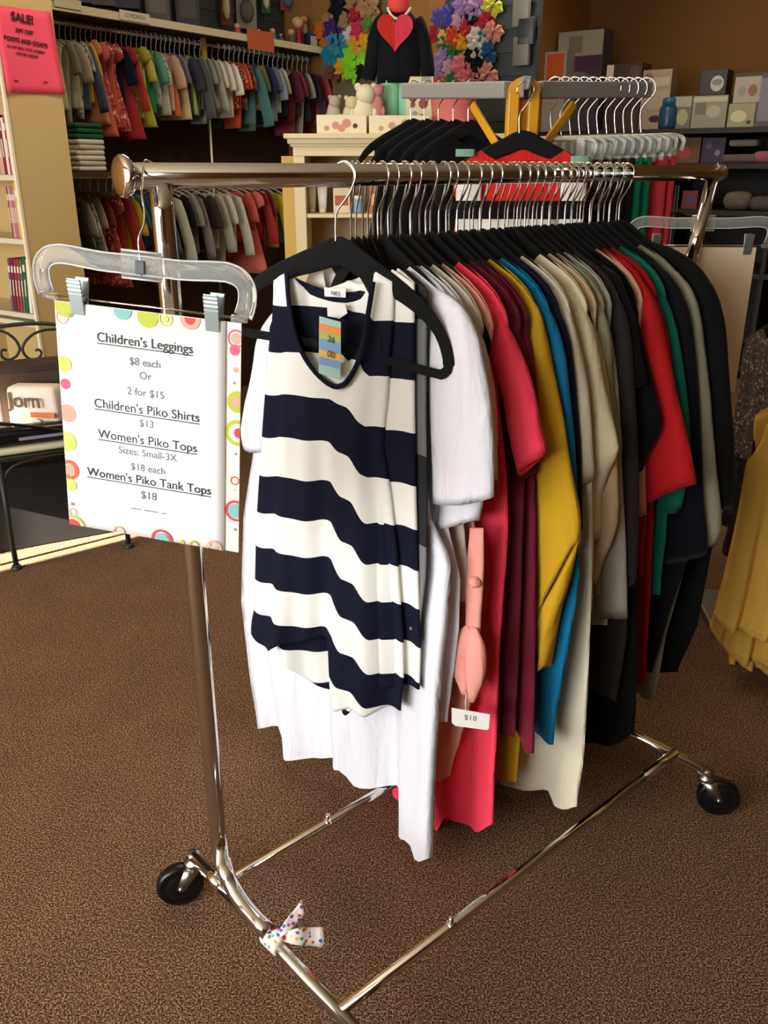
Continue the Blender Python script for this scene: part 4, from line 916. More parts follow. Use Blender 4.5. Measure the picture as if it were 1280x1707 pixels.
# toys over the shelf against dark slatwall
sw = slabs([(BA1+0.1, 5.1, WB, WB+0.02, SHZ, 3.1)] + [(BA1+0.1, 5.1, WB+.02, WB+.026, z, z+.05) for z in (2.25, 2.36, 2.47, 2.58, 2.69, 2.8)])
o = obj('slatwall', sw, mat('dark_slatwall', '#3f4546', 0.6), None, False); tag(o, 'dark grey slatwall above the long shelf on the left wall', 'wall panel')
def toy(u, v0, v1, wpx, col, kind, label, b=-4.02, col2='#d8c8a8'):
    P = onBp(u, v1, b); Pt = onBp(u, v0, b); h = Pt.z-P.z; k = (P-O3).length/FPX; wd = wpx*k
    t = thing({'card': 'toy_package', 'doll': 'toy_doll', 'bottle': 'toy_bottle', 'box': 'toy_box'}[kind], label, 'toy', Vector((P.x, P.y, SHZ if v1 > 20 and kind != 'card' else P.z)), bz(124.3-90+30))
    m1 = mat('toy'+col, col, .5); m2 = mat('toy'+col2, col2, .5)
    if kind == 'card':
        c = obj('card', B((0, 0, h/2), (wd, .004, h), None, .001), m1, t, False)
        bm = bmesh.new(); bmesh.ops.create_uvsphere(bm, u_segments=12, v_segments=8, radius=1); bmesh.ops.scale(bm, vec=(wd*.34, .02, h*.28), verts=bm.verts); bmesh.ops.translate(bm, vec=(0, -.012, h*.4), verts=bm.verts); obj('blister', bm, m2, t)
        obj('header', B((0, -.003, h*.86), (wd*.9, .002, h*.18)), mat('toy_header', '#c9b24a', .5), c, False)
    elif kind == 'doll':
        bm = bmesh.new(); lathe(bm, [(wd*.42, 0), (wd*.4, h*.1), (wd*.22, h*.5), (wd*.26, h*.6), (wd*.1, h*.66)], 14); obj('dress', fin(bm), m1, t)
        bm = bmesh.new(); bmesh.ops.create_uvsphere(bm, u_segments=14, v_segments=10, radius=h*.17); bmesh.ops.translate(bm, vec=(0, 0, h*.8), verts=bm.verts); obj('head', bm, mat('toy_skin', '#d8a988', .5), t)
        bm = bmesh.new(); bmesh.ops.create_uvsphere(bm, u_segments=14, v_segments=10, radius=h*.19); bmesh.ops.scale(bm, vec=(1, .9, .8), verts=bm.verts); bmesh.ops.translate(bm, vec=(0, .012, h*.85), verts=bm.verts); obj('hair', bm, m2, t)
    elif kind == 'bottle':
        bm = bmesh.new(); lathe(bm, [(wd*.45, 0), (wd*.5, h*.1), (wd*.5, h*.62), (wd*.25, h*.75), (wd*.22, h*.82)], 14); obj('bottle', fin(bm), m1, t)
        bm = bmesh.new(); lathe(bm, [(wd*.27, h*.82), (wd*.27, h), (wd*.1, h*1.0)], 14); obj('cap', fin(bm), m2, t)
    else:
        c = obj('box', B((0, 0, h/2), (wd, .09, h), None, .002), m1, t, False); obj('picture', B((0, -.0455, h*.5), (wd*.7, .001, h*.55)), m2, c, False)
toy(378, -30, 42, 16, '#7d2f35', 'card', 'red toy card at the left of the slatwall', -4.25); toy(396, 26, 52, 18, '#d8495f', 'doll', 'pink doll standing at the left of the shelf'); toy(412, -25, 48, 30, '#8f8a7c', 'card', 'large grey toy card hanging beside the pink doll', -4.25, '#5d5a54')
toy(431, 33, 54, 9, '#5fd83a', 'bottle', 'bright green bottle on the long shelf'); toy(444, -30, 22, 14, '#1f5a36', 'card', 'dark green toy card above the bright green bottle', -4.25); toy(455, 30, 58, 20, '#2f8a86', 'doll', 'teal doll with orange hair on the shelf', -4.02, '#c9803a')
toy(468, 40, 60, 8, '#7a4a90', 'bottle', 'small purple bottle beside the teal doll'); toy(482, -20, 18, 26, '#8c3a4a', 'card', 'maroon toy card high on the slatwall', -4.25, '#4a6a68'); toy(486, 30, 62, 14, '#6d5a44', 'doll', 'small brown doll on the shelf'); toy(498, 12, 66, 14, '#9c2430', 'doll', 'tall red doll with pale hair on the shelf', -4.02, '#d8c4b8')
toy(508, 26, 66, 10, '#b8433f', 'card', 'narrow red and white toy card right of the tall red doll', -4.1); toy(519, 40, 70, 14, '#33455f', 'box', 'dark blue toy box near the right shelf end'); toy(526, 58, 72, 10, '#8fa9d0', 'box', 'small pale blue toy box at the right shelf end'); toy(524, 8, 34, 11, '#cbbba0', 'card', 'oval cream tag hanging at the right end of the slatwall', -4.25)
for i, u in enumerate((120, 160, 200, 250, 300)): toy(u+10, -60, -8+u*.12, 34, ['#3a3c40', '#4a4640', '#2c2e33', '#55504a', '#3d3a3c'][i], 'box', 'dark storage box, %s from the left above the long shelf' % ordn[i], -4.02, ['#57534c', '#5f5a52', '#4a4a4c', '#6a645a', '#504c4a'][i])

# ------------------------------------------------------------------ hair bow displays
dp = thing('bow_display', 'dark grey slatwall column behind the right cluster of hair bows', 'display', AB3(5.0, -2.6, 0), 0)
bL = onA(738, 80, 5.03).dot(BX); bR = onA(892, 80, 5.03).dot(BX)
rb_('panel', [(5.05, 5.10, bL, bR, 0, 2.95)] + [(5.04, 5.05, bL, bR, z, z+.05) for z in (1.6, 1.72, 1.84, 1.96, 2.08, 2.2, 2.32, 2.44)], mat('dark_slatwall'), dp)
bl2 = onA(548, 80, 5.03).dot(BX); bl3 = onA(648, 80, 5.03).dot(BX)
dp2 = thing('bow_display', 'narrow tan rack panel behind the left cluster of hair bows', 'display', AB3(5.0, -3.6, 0), 0)
rb_('panel', [(5.06, 5.09, bl2, bl3, 0, 2.9)], mat('olive_board', '#6d5f42', .7), dp2)
colname = {'#e2701f': 'orange', '#4b2a6d': 'purple', '#3f8fa3': 'teal', '#1f86a8': 'bright blue', '#e8b02a': 'golden', '#8fe02f': 'neon lime', '#b02a2f': 'red', '#e0d8cc': 'white', '#d8365a': 'hot pink', '#5f9a3a': 'leaf green', '#15151a': 'black', '#a9875a': 'tan', '#b58a6a': 'beige', '#e0a33a': 'amber', '#d84a2a': 'vermilion', '#5a55a8': 'violet blue', '#a888b8': 'lilac', '#d8d24a': 'pale yellow', '#c22a3a': 'scarlet', '#e09a88': 'blush', '#1f7f8a': 'petrol', '#e8828a': 'pink', '#3f7a3a': 'green', '#d8a8b8': 'pale pink', '#2a5f8f': 'blue', '#7a4a3a': 'brown', '#e8c070': 'butter'}
def petal(bm, ang, r0, r1, w, y, fold):
    ca, sa = cos(ang), sin(ang)
    def q(r, t, yy): return bm.verts.new((ca*r-sa*t, yy, sa*r+ca*t))
    b0, l, tip, r_, mid = q(r0, 0, y), q(r1*.62, w, y+.02), q(r1, 0, y-.02), q(r1*.62, -w, y+.02), q(r1*.6, 0, y-fold)
    bk = q(r1*.6, 0, y+.05)
    for t in ((b0, l, mid), (l, tip, mid), (tip, r_, mid), (r_, b0, mid), (l, b0, bk), (tip, l, bk), (r_, tip, bk), (b0, r_, bk)): bm.faces.new(t)
def bow_bm(part):
    bm = bmesh.new()
    if part == 'loops':
        for k in range(4): petal(bm, [.35, pi-.35, pi+.45, -.45][k], .02, .56, .2, -.02, .12)
        for k in range(3): petal(bm, [.95, 2.25, 4.6][k], .02, .46, .15, -.08, .1)
    elif part == 'tails':
        for sx in (-1, 1): petal(bm, -pi/2+sx*.5, .05, .66, .11, .06, .04)
    else:
        bmesh.ops.create_icosphere(bm, subdivisions=1, radius=.1); bmesh.ops.scale(bm, vec=(.9, 1.1, 1.1), verts=bm.verts); bmesh.ops.translate(bm, vec=(0, -.16, 0), verts=bm.verts)
    return fin(bm)
BWM = {}
for p in ('loops', 'tails', 'knot'):
    me = bpy.data.meshes.new(p); bm = bow_bm(p)
    bm.to_mesh(me); bm.free(); me.materials.append(white); BWM[p] = me
seen = {}
def bow(u, v, px, col, side, rot=0.0, a=4.99):
    P = onA(u, v, a); k = (P-O3).length/FPX*px*.95
    nm = colname[col]; seen[(nm, side)] = seen.get((nm, side), 0)+1; q = seen[(nm, side)]
    lab = '%s ribbon hair bow in the %s cluster%s' % (nm, side, '' if q == 1 else ', the next %s one further down' % nm if q == 2 else ', the lowest %s one' % nm)
    t = thing('hair_bow', lab, 'hair bow', P, 0, 'hair bows in the %s cluster' % side); t.rotation_euler = (0, rot, bz(110)); t.scale = (k, k, k)
    for p in ('loops', 'tails', 'knot'):
        o = bpy.data.objects.new(p, BWM[p]); C.objects.link(o); o.parent = t; o.material_slots[0].link = 'OBJECT'; o.material_slots[0].material = cloth(col)
for a_ in ((538, 50, 30, '#e2701f', .3), (546, 70, 28, '#e2701f', -.4), (560, 52, 44, '#4b2a6d', .2), (564, 72, 44, '#3f8fa3', .1), (556, 90, 44, '#1f86a8', -.3), (585, 56, 26, '#e0d8cc', .5), (597, 28, 36, '#b02a2f', 1.2), (602, 52, 36, '#d8365a', .3), (616, 42, 30, '#5f9a3a', .7), (598, 74, 40, '#e0a33a', -.2), (592, 96, 44, '#8fe02f', .2),
           (588, 112, 40, '#8fe02f', -.5), (572, 112, 30, '#e8b02a', .6), (570, 10, 44, '#15151a', .2), (592, 4, 34, '#a9875a', .8), (612, 8, 36, '#b58a6a', -.6), (580, 34, 34, '#a9875a', .1), (612, 70, 28, '#e8b02a', .4), (548, 34, 26, '#b58a6a', .2), (622, 22, 26, '#a9875a', 1.0), (606, 118, 26, '#15151a', .2), (556, 118, 30, '#7a4a3a', .4)): bow(*a_[:4], 'left', a_[4])
for a_ in ((736, 30, 34, '#5a55a8', .3), (752, 20, 36, '#5a55a8', -.3), (776, 8, 40, '#a888b8', .5), (796, 12, 40, '#a888b8', -.5), (822, 8, 34, '#d8d24a', .9), (812, 36, 32, '#c22a3a', 1.0), (784, 48, 34, '#c22a3a', .6), (764, 62, 40, '#d84a2a', .2), (774, 66, 34, '#e8b02a', -.4), (730, 56, 32, '#b02a2f', .3), (744, 60, 30, '#e8c070', -.2),
           (798, 64, 38, '#e0d8cc', .6), (802, 78, 40, '#e0d8cc', -.3), (822, 52, 34, '#e09a88', .5), (808, 60, 28, '#1f7f8a', .9), (815, 88, 32, '#2a5f8f', 1.3), (742, 72, 28, '#3f7a3a', .1), (760, 84, 30, '#3f7a3a', .4), (742, 98, 36, '#a888b8', .8), (734, 116, 34, '#a888b8', -.4), (774, 110, 42, '#e8828a', .3), (782, 124, 38, '#e8828a', -.5),
           (796, 98, 38, '#15151a', .5), (802, 112, 34, '#15151a', 1.1), (814, 122, 36, '#e09a88', .9), (752, 112, 30, '#d8a8b8', .2), (756, 134, 30, '#3f7a3a', .5), (738, 138, 28, '#d84a2a', .0), (790, 30, 30, '#15151a', .7), (768, 36, 30, '#d8a8b8', .2)): bow(*a_[:4], 'right', a_[4])
for i, (u, v0, v1) in enumerate(((868, -10, 45), (868, 72, 110), (876, 40, 76))):
    P = onA(u, v1, 4.98); k = (P-O3).length/FPX; h = (v1-v0)*k
    o = obj('accessory_bag', B((0, 0, h/2), (26*k, .03, h), None, .006), mat('bag_print%d' % i, ['#8a8678', '#77756a', '#3a3c42'][i], .4), None); o.location = P; o.rotation_euler = (0, 0, bz(124.3))
    tag(o, ['grey packaged accessory bag at the top of the dark column', 'lowest grey packaged accessory bag on the dark column', 'black accessory bag between the two grey ones'][i], 'bag')

# ------------------------------------------------------------------ cream cabinet and what stands on it
CF = 4.6; CZ = onF(560, 223, CF).z; CXL = onF(490, 300, CF).x; CXR = CXL + 1.0; CD = 0.36
cb = thing('display_cabinet', 'cream painted display cabinet with a moulded cornice behind the rack', 'cabinet', (0.05, CF, 0))
ccream = mat('cabinet_cream', '#dccb9f', 0.5, var=.02); cback = mat('cabinet_inside', '#a58f6b', .7)
def cbx(name, x0, x1, y0, y1, z0, z1, m): return obj(name, B(((x0+x1)/2-0.05, (y0+y1)/2-CF, (z0+z1)/2), (x1-x0, y1-y0, z1-z0), None, .002), m, cb, False)
cbx('side_panel', CXL, CXL+.055, CF, CF+CD, 0, CZ-.08, ccream); cbx('side_panel', CXR-.055, CXR, CF, CF+CD, 0, CZ-.08, ccream)
cbx('back_panel', CXL+.055, CXR-.055, CF+CD-.015, CF+CD, 0, CZ-.08, cback); cbx('frieze', CXL, CXR, CF-.004, CF+CD, CZ-.10, CZ-.055, ccream)
bm = bmesh.new()
for z0, z1, e in ((CZ-.058, CZ-.045, .012), (CZ-.045, CZ-.022, .024), (CZ-.022, CZ, .04)): box(bm, ((CXL+CXR)/2-.05, CD/2-e/2, (z0+z1)/2), (CXR-CXL+2*e, CD+e, z1-z0), None, .003)
obj('cornice', bm, ccream, cb, False)
csz = onF(560, 357, CF).z
for z in (csz, csz-.36, csz-.72, .1): cbx('shelf', CXL+.055, CXR-.055, CF+.01, CF+CD-.015, z-.018, z, ccream)
def lotion(u, v0, v1, wpx, c1, c2, kind, label, f=CF+.12):
    P = onF(u, v1, f); Pt = onF(u, v0, f); k = (P-O3).length/FPX; wd = wpx*k; h = Pt.z-P.z
    t = thing({'tube': 'lotion_tube', 'box': 'carton', 'jar': 'jar'}[kind], label, {'tube': 'lotion', 'box': 'carton', 'jar': 'jar'}[kind], (P.x, f, csz+.0005), 0)
    if kind == 'tube':
        bm = bmesh.new(); lathe(bm, [(wd*.32, 0), (wd*.34, h*.16)], 14); obj('cap', fin(bm), mat('lot'+c2, c2, .4), t)
        bm = bmesh.new(); n = 14; R_0 = [bm.verts.new((wd*.36*cos(2*pi*k_/n), wd*.36*sin(2*pi*k_/n), h*.16)) for k_ in range(n)]; R_1 = [bm.verts.new((wd*.5*cos(2*pi*k_/n), wd*.05*sin(2*pi*k_/n), h)) for k_ in range(n)]
        for k_ in range(n): bm.faces.new((R_0[k_], R_0[(k_+1) % n], R_1[(k_+1) % n], R_1[k_]))
        bm.faces.new(R_0[::-1]); bm.faces.new(R_1); obj('tube', bm, mat('lot'+c1, c1, .4), t)
    elif kind == 'box':
        c = obj('carton', B((0, 0, h/2), (wd, wd*.5, h), None, .002), mat('lot'+c1, c1, .5), t, False); obj('label_panel', B((0, -wd*.2505, h*.5), (wd*.8, .001, h*.4)), mat('lot'+c2, c2, .5), c, False)
    else:
        bm = bmesh.new(); lathe(bm, [(wd*.45, 0), (wd*.5, h*.1), (wd*.5, h*.7), (wd*.4, h*.78)], 16); obj('jar', fin(bm), mat('lot'+c1, c1, .4), t)
        bm = bmesh.new(); lathe(bm, [(wd*.46, h*.78), (wd*.46, h), (wd*.3, h)], 16); obj('lid', fin(bm), mat('lot'+c2, c2, .4), t)
lotion(521, 306, 353, 14, '#cfc4ac', '#b8ab90', 'tube', 'grey white lotion tube standing at the left of the cabinet shelf'); lotion(538, 304, 352, 17, '#e8e2d4', '#d8d0be', 'tube', 'white lotion tube, second from the left in the cabinet')
lotion(570, 310, 352, 26, '#d8c8a8', '#b8543a', 'box', 'cream carton with a red label in the cabinet'); lotion(597, 325, 354, 14, '#7fa8c4', '#e8e2d4', 'jar', 'pale blue jar with white lid in the cabinet'); lotion(632, 308, 354, 30, '#b06a3a', '#d8b48a', 'box', 'orange brown carton in the cabinet'); lotion(672, 312, 354, 24, '#8a4a30', '#c9a070', 'box', 'dark rust carton right of the orange one in the cabinet')
yb = thing('poster_board', 'yellow board standing just left of the cream cabinet', 'board', (CXL-.04, CF+.25, 0)); obj('board', B((.0, 0, .76), (.09, .02, 1.52)), mat('yellow_board', '#c9a750', .6), yb, False)
# two baby picture boxes, mannequin, plush toys
def picbox(u0, u1, v0, v1, f, label, m2):
    P0 = onF(u0, v1, f); P1 = onF(u1, v0, f); wd = P1.x-P0.x; h = P1.z-P0.z
    t = thing('gift_box', label, 'box', ((P0.x+P1.x)/2, f, CZ+.0005)); c = obj('box', B((0, .05, h/2), (wd, .1, h), None, .003), mat('gift_cream', '#e2d6b4', .6), t, False)
    bm = bmesh.new()
    for i, (x, z, r) in enumerate(((-.12, .45, .2), (.1, .55, .24), (.27, .42, .13), (-.3, .3, .14), (.0, .3, .2))):
        n = 16; f_ = bm.faces.new([bm.verts.new((x*wd+r*h*1.1*cos(2*pi*k/n), -.0008-.0001*i, h*z+r*h*sin(2*pi*k/n))) for k in range(n)]); f_.material_index = 1 if i == 2 else 0
    obj('printed_picture', bm, [m2, mat('pic_dark', '#5a3a30', .7)], c, False)
picbox(528, 611, 189, 221, CF+.03, 'cream gift box with a pink baby picture at the left of the cabinet top', mat('pic_pink', '#c98a7a', .7)); picbox(615, 716, 190, 221, CF+.035, 'cream gift box with a sepia baby picture beside the pink one', mat('pic_sepia', '#b89a72', .7))
MF = CF+.25; mpx = (onF(660, 150, MF)-O3).length/FPX
def M_(u, v, dy=0.0): p = onF(u, v, MF); return Vector((p.x, dy, p.z))
mb = M_(664, 190)
mn = thing('mannequin', 'child mannequin in a black heart sweater and mint trousers on the cabinet', 'mannequin', (mb.x, MF, CZ+.0005))
def ml(u, v, dy=0.0): p = M_(u, v); return Vector((p.x-mb.x, dy, p.z-CZ))
blk = cloth('#08090f')
bm = bmesh.new(); P = [ml(664, 140), ml(664, 128), ml(664, 105), ml(664, 80), ml(665, 55), ml(666, 38), ml(667, 26), ml(668, 16)]
tube(bm, P, [.106, .110, .108, .108, .112, .105, .072, .045], 22, binorm=(0, 1, 0), rt=[.068, .072, .07, .068, .068, .06, .046, .04]); obj('sweater', bm, blk, mn)
for sx, pts in ((-1, [(642, 36), (629, 55), (622, 90), (617, 118), (614, 132)]), (1, [(690, 36), (703, 60), (709, 92), (713, 118), (712, 130)])): obj('sleeve', T(resample([ml(*p) for p in pts], 10), [.045, .046, .042, .04, .038, .038, .037, .036, .035, .034], 14), blk, mn)
mint = cloth('#86c4a0')
for sx, pts in ((-1, [(652, 134), (650, 160), (648, 196)]), (1, [(678, 134), (679, 160), (681, 196)])): obj('trouser_leg', T(resample([ml(*p) for p in pts], 6)[:5] + [Vector((ml(*pts[2]).x, 0, .002))], [.062, .06, .057, .055, .053, .053], 16), mint, mn)
bm = bmesh.new(); lathe(bm, [(.02, 0), (.046, .012), (.05, .03), (.048, .06), (.04, .09), (.02, .1)], 16); o = obj('bandana', fin(bm), mat('red_bandana', '#d8433a', .8), mn); o.location = ml(664, 26, -.012); o.scale = (1.1, 1.0, 1.15)
obj('collar', T(resample([ml(646, 16, -.05), ml(652, 30, -.066), ml(663, 36, -.07), ml(676, 28, -.066), ml(684, 16, -.05)], 14), .007, 8), cloth('#d8cdb8'), mn)
for sx, c in ((-1, '#b02a22'), (1, '#c8384c')):
    hp_ = [(16*sin(t)**3, 13*cos(t)-5*cos(2*t)-2*cos(3*t)-cos(4*t)) for t in [pi*i/24 for i in range(25)]]
    bm = bmesh.new(); prism(bm, [(sx*x/16*26*mpx, (z+17)/29*50*mpx) for x, z in hp_][1:] + [(0, 22/29*50*mpx)], -.0015, .0015); o = obj('heart_half', fin(bm), cloth(c), mn, False); o.location = ml(658, 92, -.0765)
obj('zip', T([ml(655, 42, -.07), ml(654, 64, -.0755)], .003, 6), steel, mn)
def plush(u, v, px, c1, label, nm='plush_toy'):
    P = onF(u, v, CF+.14); k = (P-O3).length/FPX*px
    t = thing(nm, label, 'plush toy', (P.x, CF+.14, CZ+.0005)); zc = P.z-CZ
    m = mat('plush'+c1, c1, .95, bump=.6, bscale=300); bm = bmesh.new(); bmesh.ops.create_uvsphere(bm, u_segments=16, v_segments=12, radius=1)
    bmesh.ops.scale(bm, vec=(k*.42, k*.36, max(.03, zc*.62)), verts=bm.verts); bmesh.ops.translate(bm, vec=(0, 0, max(.03, zc*.62)), verts=bm.verts); obj('body', bm, m, t)
    bm = bmesh.new(); bmesh.ops.create_uvsphere(bm, u_segments=16, v_segments=12, radius=k*.34); bmesh.ops.translate(bm, vec=(k*.08, -.01, zc+k*.25), verts=bm.verts); h = obj('head', bm, m, t)
    for sx in (-1, 1):
        bm = bmesh.new(); bmesh.ops.create_uvsphere(bm, u_segments=10, v_segments=8, radius=k*.13); bmesh.ops.translate(bm, vec=(k*.08+sx*k*.27, 0, zc+k*.5), verts=bm.verts); obj('ear', bm, m, h)
        bm = bmesh.new(); bmesh.ops.create_uvsphere(bm, u_segments=10, v_segments=8, radius=k*.14); bmesh.ops.scale(bm, vec=(.8, 1, 1.8), verts=bm.verts); bmesh.ops.translate(bm, vec=(sx*k*.38, -.02, zc*.6), verts=bm.verts); obj('arm', bm, m, t)
plush(606, 172, 44, '#d8cfae', 'cream plush animal left of the mannequin'); plush(584, 182, 30, '#c4bd92', 'pale green tinted plush animal with the cream one'); plush(628, 160, 26, '#b87a78', 'dusty pink plush half hidden by the mannequin'); plush(556, 178, 26, '#a9a08c', 'small grey plush at the left end of the cabinet top')
P0 = onF(676, 188, CF+.2); P1 = onF(722, 128, CF+.2)
t = thing('floral_panel', 'leaning cream panel with green and red floral print beside the mannequin', 'panel', ((P0.x+P1.x)/2, CF+.2, CZ+.0005)); obj('panel', B((0, 0, (P1.z-CZ)/2), (P1.x-P0.x, .02, P1.z-CZ)), spots_mat('floral_panel', '#cfc9a0', ['#6d8a5a', '#8a4a44', '#8f9a96', '#cfc9a0'], 16, .45), t, False)
P = onF(757, 192, CF+.1); bn = thing('bin', 'salmon pink storage bin on the right of the cabinet', 'bin', (P.x, CF+.16, CZ+.0005)); k = (P-O3).length/FPX
bm = bmesh.new(); lathe(bm, [(.09, 0), (.1, .02), (.115, .17), (.121, .175), (.121, .185), (.105, .185), (.095, .03)], 24); obj('bin', fin(bm), mat('salmon_plastic', '#d8756c', .5), bn)

# ------------------------------------------------------------------ grey armed display rack behind the chrome rail
GF = 3.05
gp = onF(872, 150, GF); gz = gp.z
gr = thing('display_rack', 'yellow and grey armed clothing display behind the chrome rack', 'rack', (gp.x, GF, 0))
yel = mat('yellow_metal', '#d99a1f', .4); gry = mat('grey_metal', '#8b8a84', .45)
gz2 = onF(872, 119, GF).z
bm = bmesh.new()
for sx in (-1, 1): box(bm, (sx*.032, 0, (gz2-.06)/2), (.034, .07, gz2-.06), None, .004)
box(bm, (0, .025, (gz2-.06)/2), (.04, .02, gz2-.06))
obj('post', bm, yel, gr, False)
bm = bmesh.new(); pts = [(.05*cos(pi*k/12), .05*.9*sin(pi*k/12)) for k in range(13)]; prism(bm, pts, -.036, .036); o = obj('post_cap', fin(bm), yel, gr, False); o.location = (0, 0, gz2-.062)
obj('arm_socket', B((0, -.04, gz2-.048), (.03, .05, .06), None, .004), gry, gr, False); obj('slot', B((0, -.066, gz2-.07), (.014, .004, .03)), blackplastic, gr, False)
aL = onF(676, 152, 3.5) - Vector((gp.x, GF, 0)); aR = onF(1080, 150, 3.35) - Vector((gp.x, GF, 0))
def bar(p, q, w, h, name, m):
    p = Vector(p); q = Vector(q); d = q-p; a = atan2(d.y, d.x); bm = bmesh.new(); box(bm, (d.length/2, 0, 0), (d.length, w, h), None, .006)
    bmesh.ops.transform(bm, matrix=Matrix.Translation(p) @ Matrix.Rotation(a, 4, 'Z') @ Matrix.Rotation(-math.asin(d.z/d.length), 4, 'Y'), verts=bm.verts); return obj(name, bm, m, gr, False)
bar((-.045, 0, gz), aL, .045, .05, 'arm', gry); bar((.045, 0, gz), aR, .045, .05, 'arm', gry)
for tgt, u, v in ((aL, 797, 166), (aR, 948, 166)):
    f_ = .4; p = Vector((tgt.x*f_, tgt.y*f_, gz-.03)); bar((0.02*(1 if tgt.x > 0 else -1), 0, gz-.24), p, .012, .03, 'brace', yel)
bm = bmesh.new(); box(bm, (0, 0, .02), (.5, .06, .04), None, .004); box(bm, (0, 0, .02), (.06, .5, .04), None, .004); obj('foot', bm, gry, gr, False)
# tank on the front hook
fp = onF(876, 150, GF-.085); FH = Plane(bearing=92, P=fp)
obj('front_hook', T([(0, -.04, gz2-.052), (0, -.11, gz2-.052), (0, -.115, gz2-.035)], .006, 8), gry, gr)
h = copy_tree(hang0); h.location = fp; h.rotation_euler = (0, 0, bz(92)); h.scale = (1.22, 1.3, 1.12); h['label'] = 'single black velvet hanger on the front hook of the yellow post'; del h['group']
zt = fp.z
def simple_top(pl, label, m, zhem, wsh=.17, group=None, nw=.075, nf=.06, sleeves=False, name='tank_top', hw=.23):
    zmin = zhem; g = thing(name, label, 'top', (pl.P.x, pl.P.y, zmin), bz(pl.b), group)
    b = body_bm(pl, zmin, wsh, [(-wsh, pl.rz-.22), (-wsh*.92, pl.rz-.34), (-hw, zhem)], [(wsh, pl.rz-.22), (wsh*.92, pl.rz-.34), (hw, zhem)], [(-hw, zhem), (0, zhem-.0), (hw, zhem)], nw=nw, nf=nf, th=.012, fold=.008, nu=30, nv=30)
    return g, obj('body', b, m, g), zmin
def panel(pl, zm, s0, s1, z0, z1, off, m, nm, par):
    bm = bmesh.new(); grid(bm, lambda i, j: Vector((lerp(s0, s1, i), off-.004*sin(pi*i), lerp(z0, z1, j)-zm)), 8, 10); o = obj(nm, bm, m, par); md = o.modifiers.new('s', 'SOLIDIFY'); md.thickness = .001
g, b, zm = simple_top(FH, 'red and white colour block tank top on the front hook of the yellow post', cloth('#d42a1f'), zt-.75, wsh=.215, nw=.13, nf=.085, hw=.25)
for sx in (-1, 1):
    panel(FH, zm, sx*.125, sx*.205, zt-.25, zt-.7, -.024, cloth('#e6dfd2'), 'white_side_panel', g)
    panel(FH, zm, sx*.15, sx*.21, zt-.168-.02*(sx > 0), zt-.19-.02*(sx > 0), -.022, cloth('#7fa890'), 'green_shoulder_patch', g)
panel(FH, zm, -.21, .21, zt-.32, zt-.375, -.030, blk, 'black_band', g); panel(FH, zm, -.12, .12, zt-.375, zt-.7, -.028, cloth('#ded8ca'), 'white_front_panel', g)
# black tops on the left arm, clear clip hangers with trousers on the right arm
LD = (aL-Vector((0, 0, gz))); LD.z = 0
for i in range(5):
    f_ = .40+.13*i; P = Vector((gp.x, GF, gz)) + LD*f_; P.z = lerp(gz, aL.z, f_)+.012
    h = copy_tree(hang0); h.location = P; br = 62; h.rotation_euler = (0, 0, bz(br)); h['label'] = 'black velvet hanger on the left grey arm, %s from the yellow post' % ordn[i]; h['group'] = 'hangers on the grey display rack'
    simple_top(Plane(bearing=br, P=P), 'black top on the left grey arm, %s from the yellow post' % ordn[i], cloth(['#0b0b0d', '#121014', '#0d0e12', '#141214', '#0c0c0e'][i]), P.z-.7, .16, 'black tops on the grey display rack', name='t_shirt')
RD = (aR-Vector((0, 0, gz))); RD.z = 0
bare = mat('clear_hanger_plastic', '#f2f4ee', .08, trans=.8, ior=1.2)
ch0 = None
def trouser_hanger(P, rz, label):
    global ch0
    if ch0 is None:
        t = thing('trouser_hanger', label, 'hanger', P, rz, 'clear trouser hangers on the right grey arm')
        bm = bmesh.new(); tube(bm, resample([(-.145, 0, -.2), (-.15, 0, -.165), (-.12, 0, -.15), (0, 0, -.15), (.12, 0, -.15), (.15, 0, -.165), (.145, 0, -.2)], 24), .008, 8, binorm=(0, 1, 0), rt=.003); obj('body', bm, bare, t)
        for sx in (-1, 1):
            bm = bmesh.new(); box(bm, (sx*.1, .006, -.19), (.03, .006, .085), None, .002); box(bm, (sx*.1, -.006, -.19), (.03, .006, .085), None, .002); obj('clip', bm, bare, t, False)
        hp = [(.034*cos(radians(205-k*24)), 0, .034*sin(radians(205-k*24))) for k in range(11)] + [(0.0, 0, -.05), (-.012, 0, -.075), (0, 0, -.15)]
        obj('hook', T(resample(hp, 26), .0026, 8), chrome, t); ch0 = t; return t
    c = copy_tree(ch0); c.location = P; c.rotation_euler = (0, 0, rz); c['label'] = label; return c
def trousers(P, rz, label, m, length):
    t = thing('trousers', label, 'trousers', (P.x, P.y, P.z-.23-length), rz, 'trousers on the right grey arm')
    o = obj('waist', T([(-.13, 0, length-.02), (0, 0, length-.02), (.13, 0, length-.02)], [.035]*3, 12, binorm=(0, 1, 0), rt=.012), m, t)
    for sx in (-1, 1): obj('leg', T(resample([(sx*.065, 0, length-.03), (sx*.067, .004, length*.6), (sx*.07, 0, .0)], 14), [.068+.003*sin(3*k) for k in range(14)], 14, binorm=(0, 1, 0), rt=.014), m, t)
gm = cloth('#0f7a52'); rm = cloth('#c0363a')
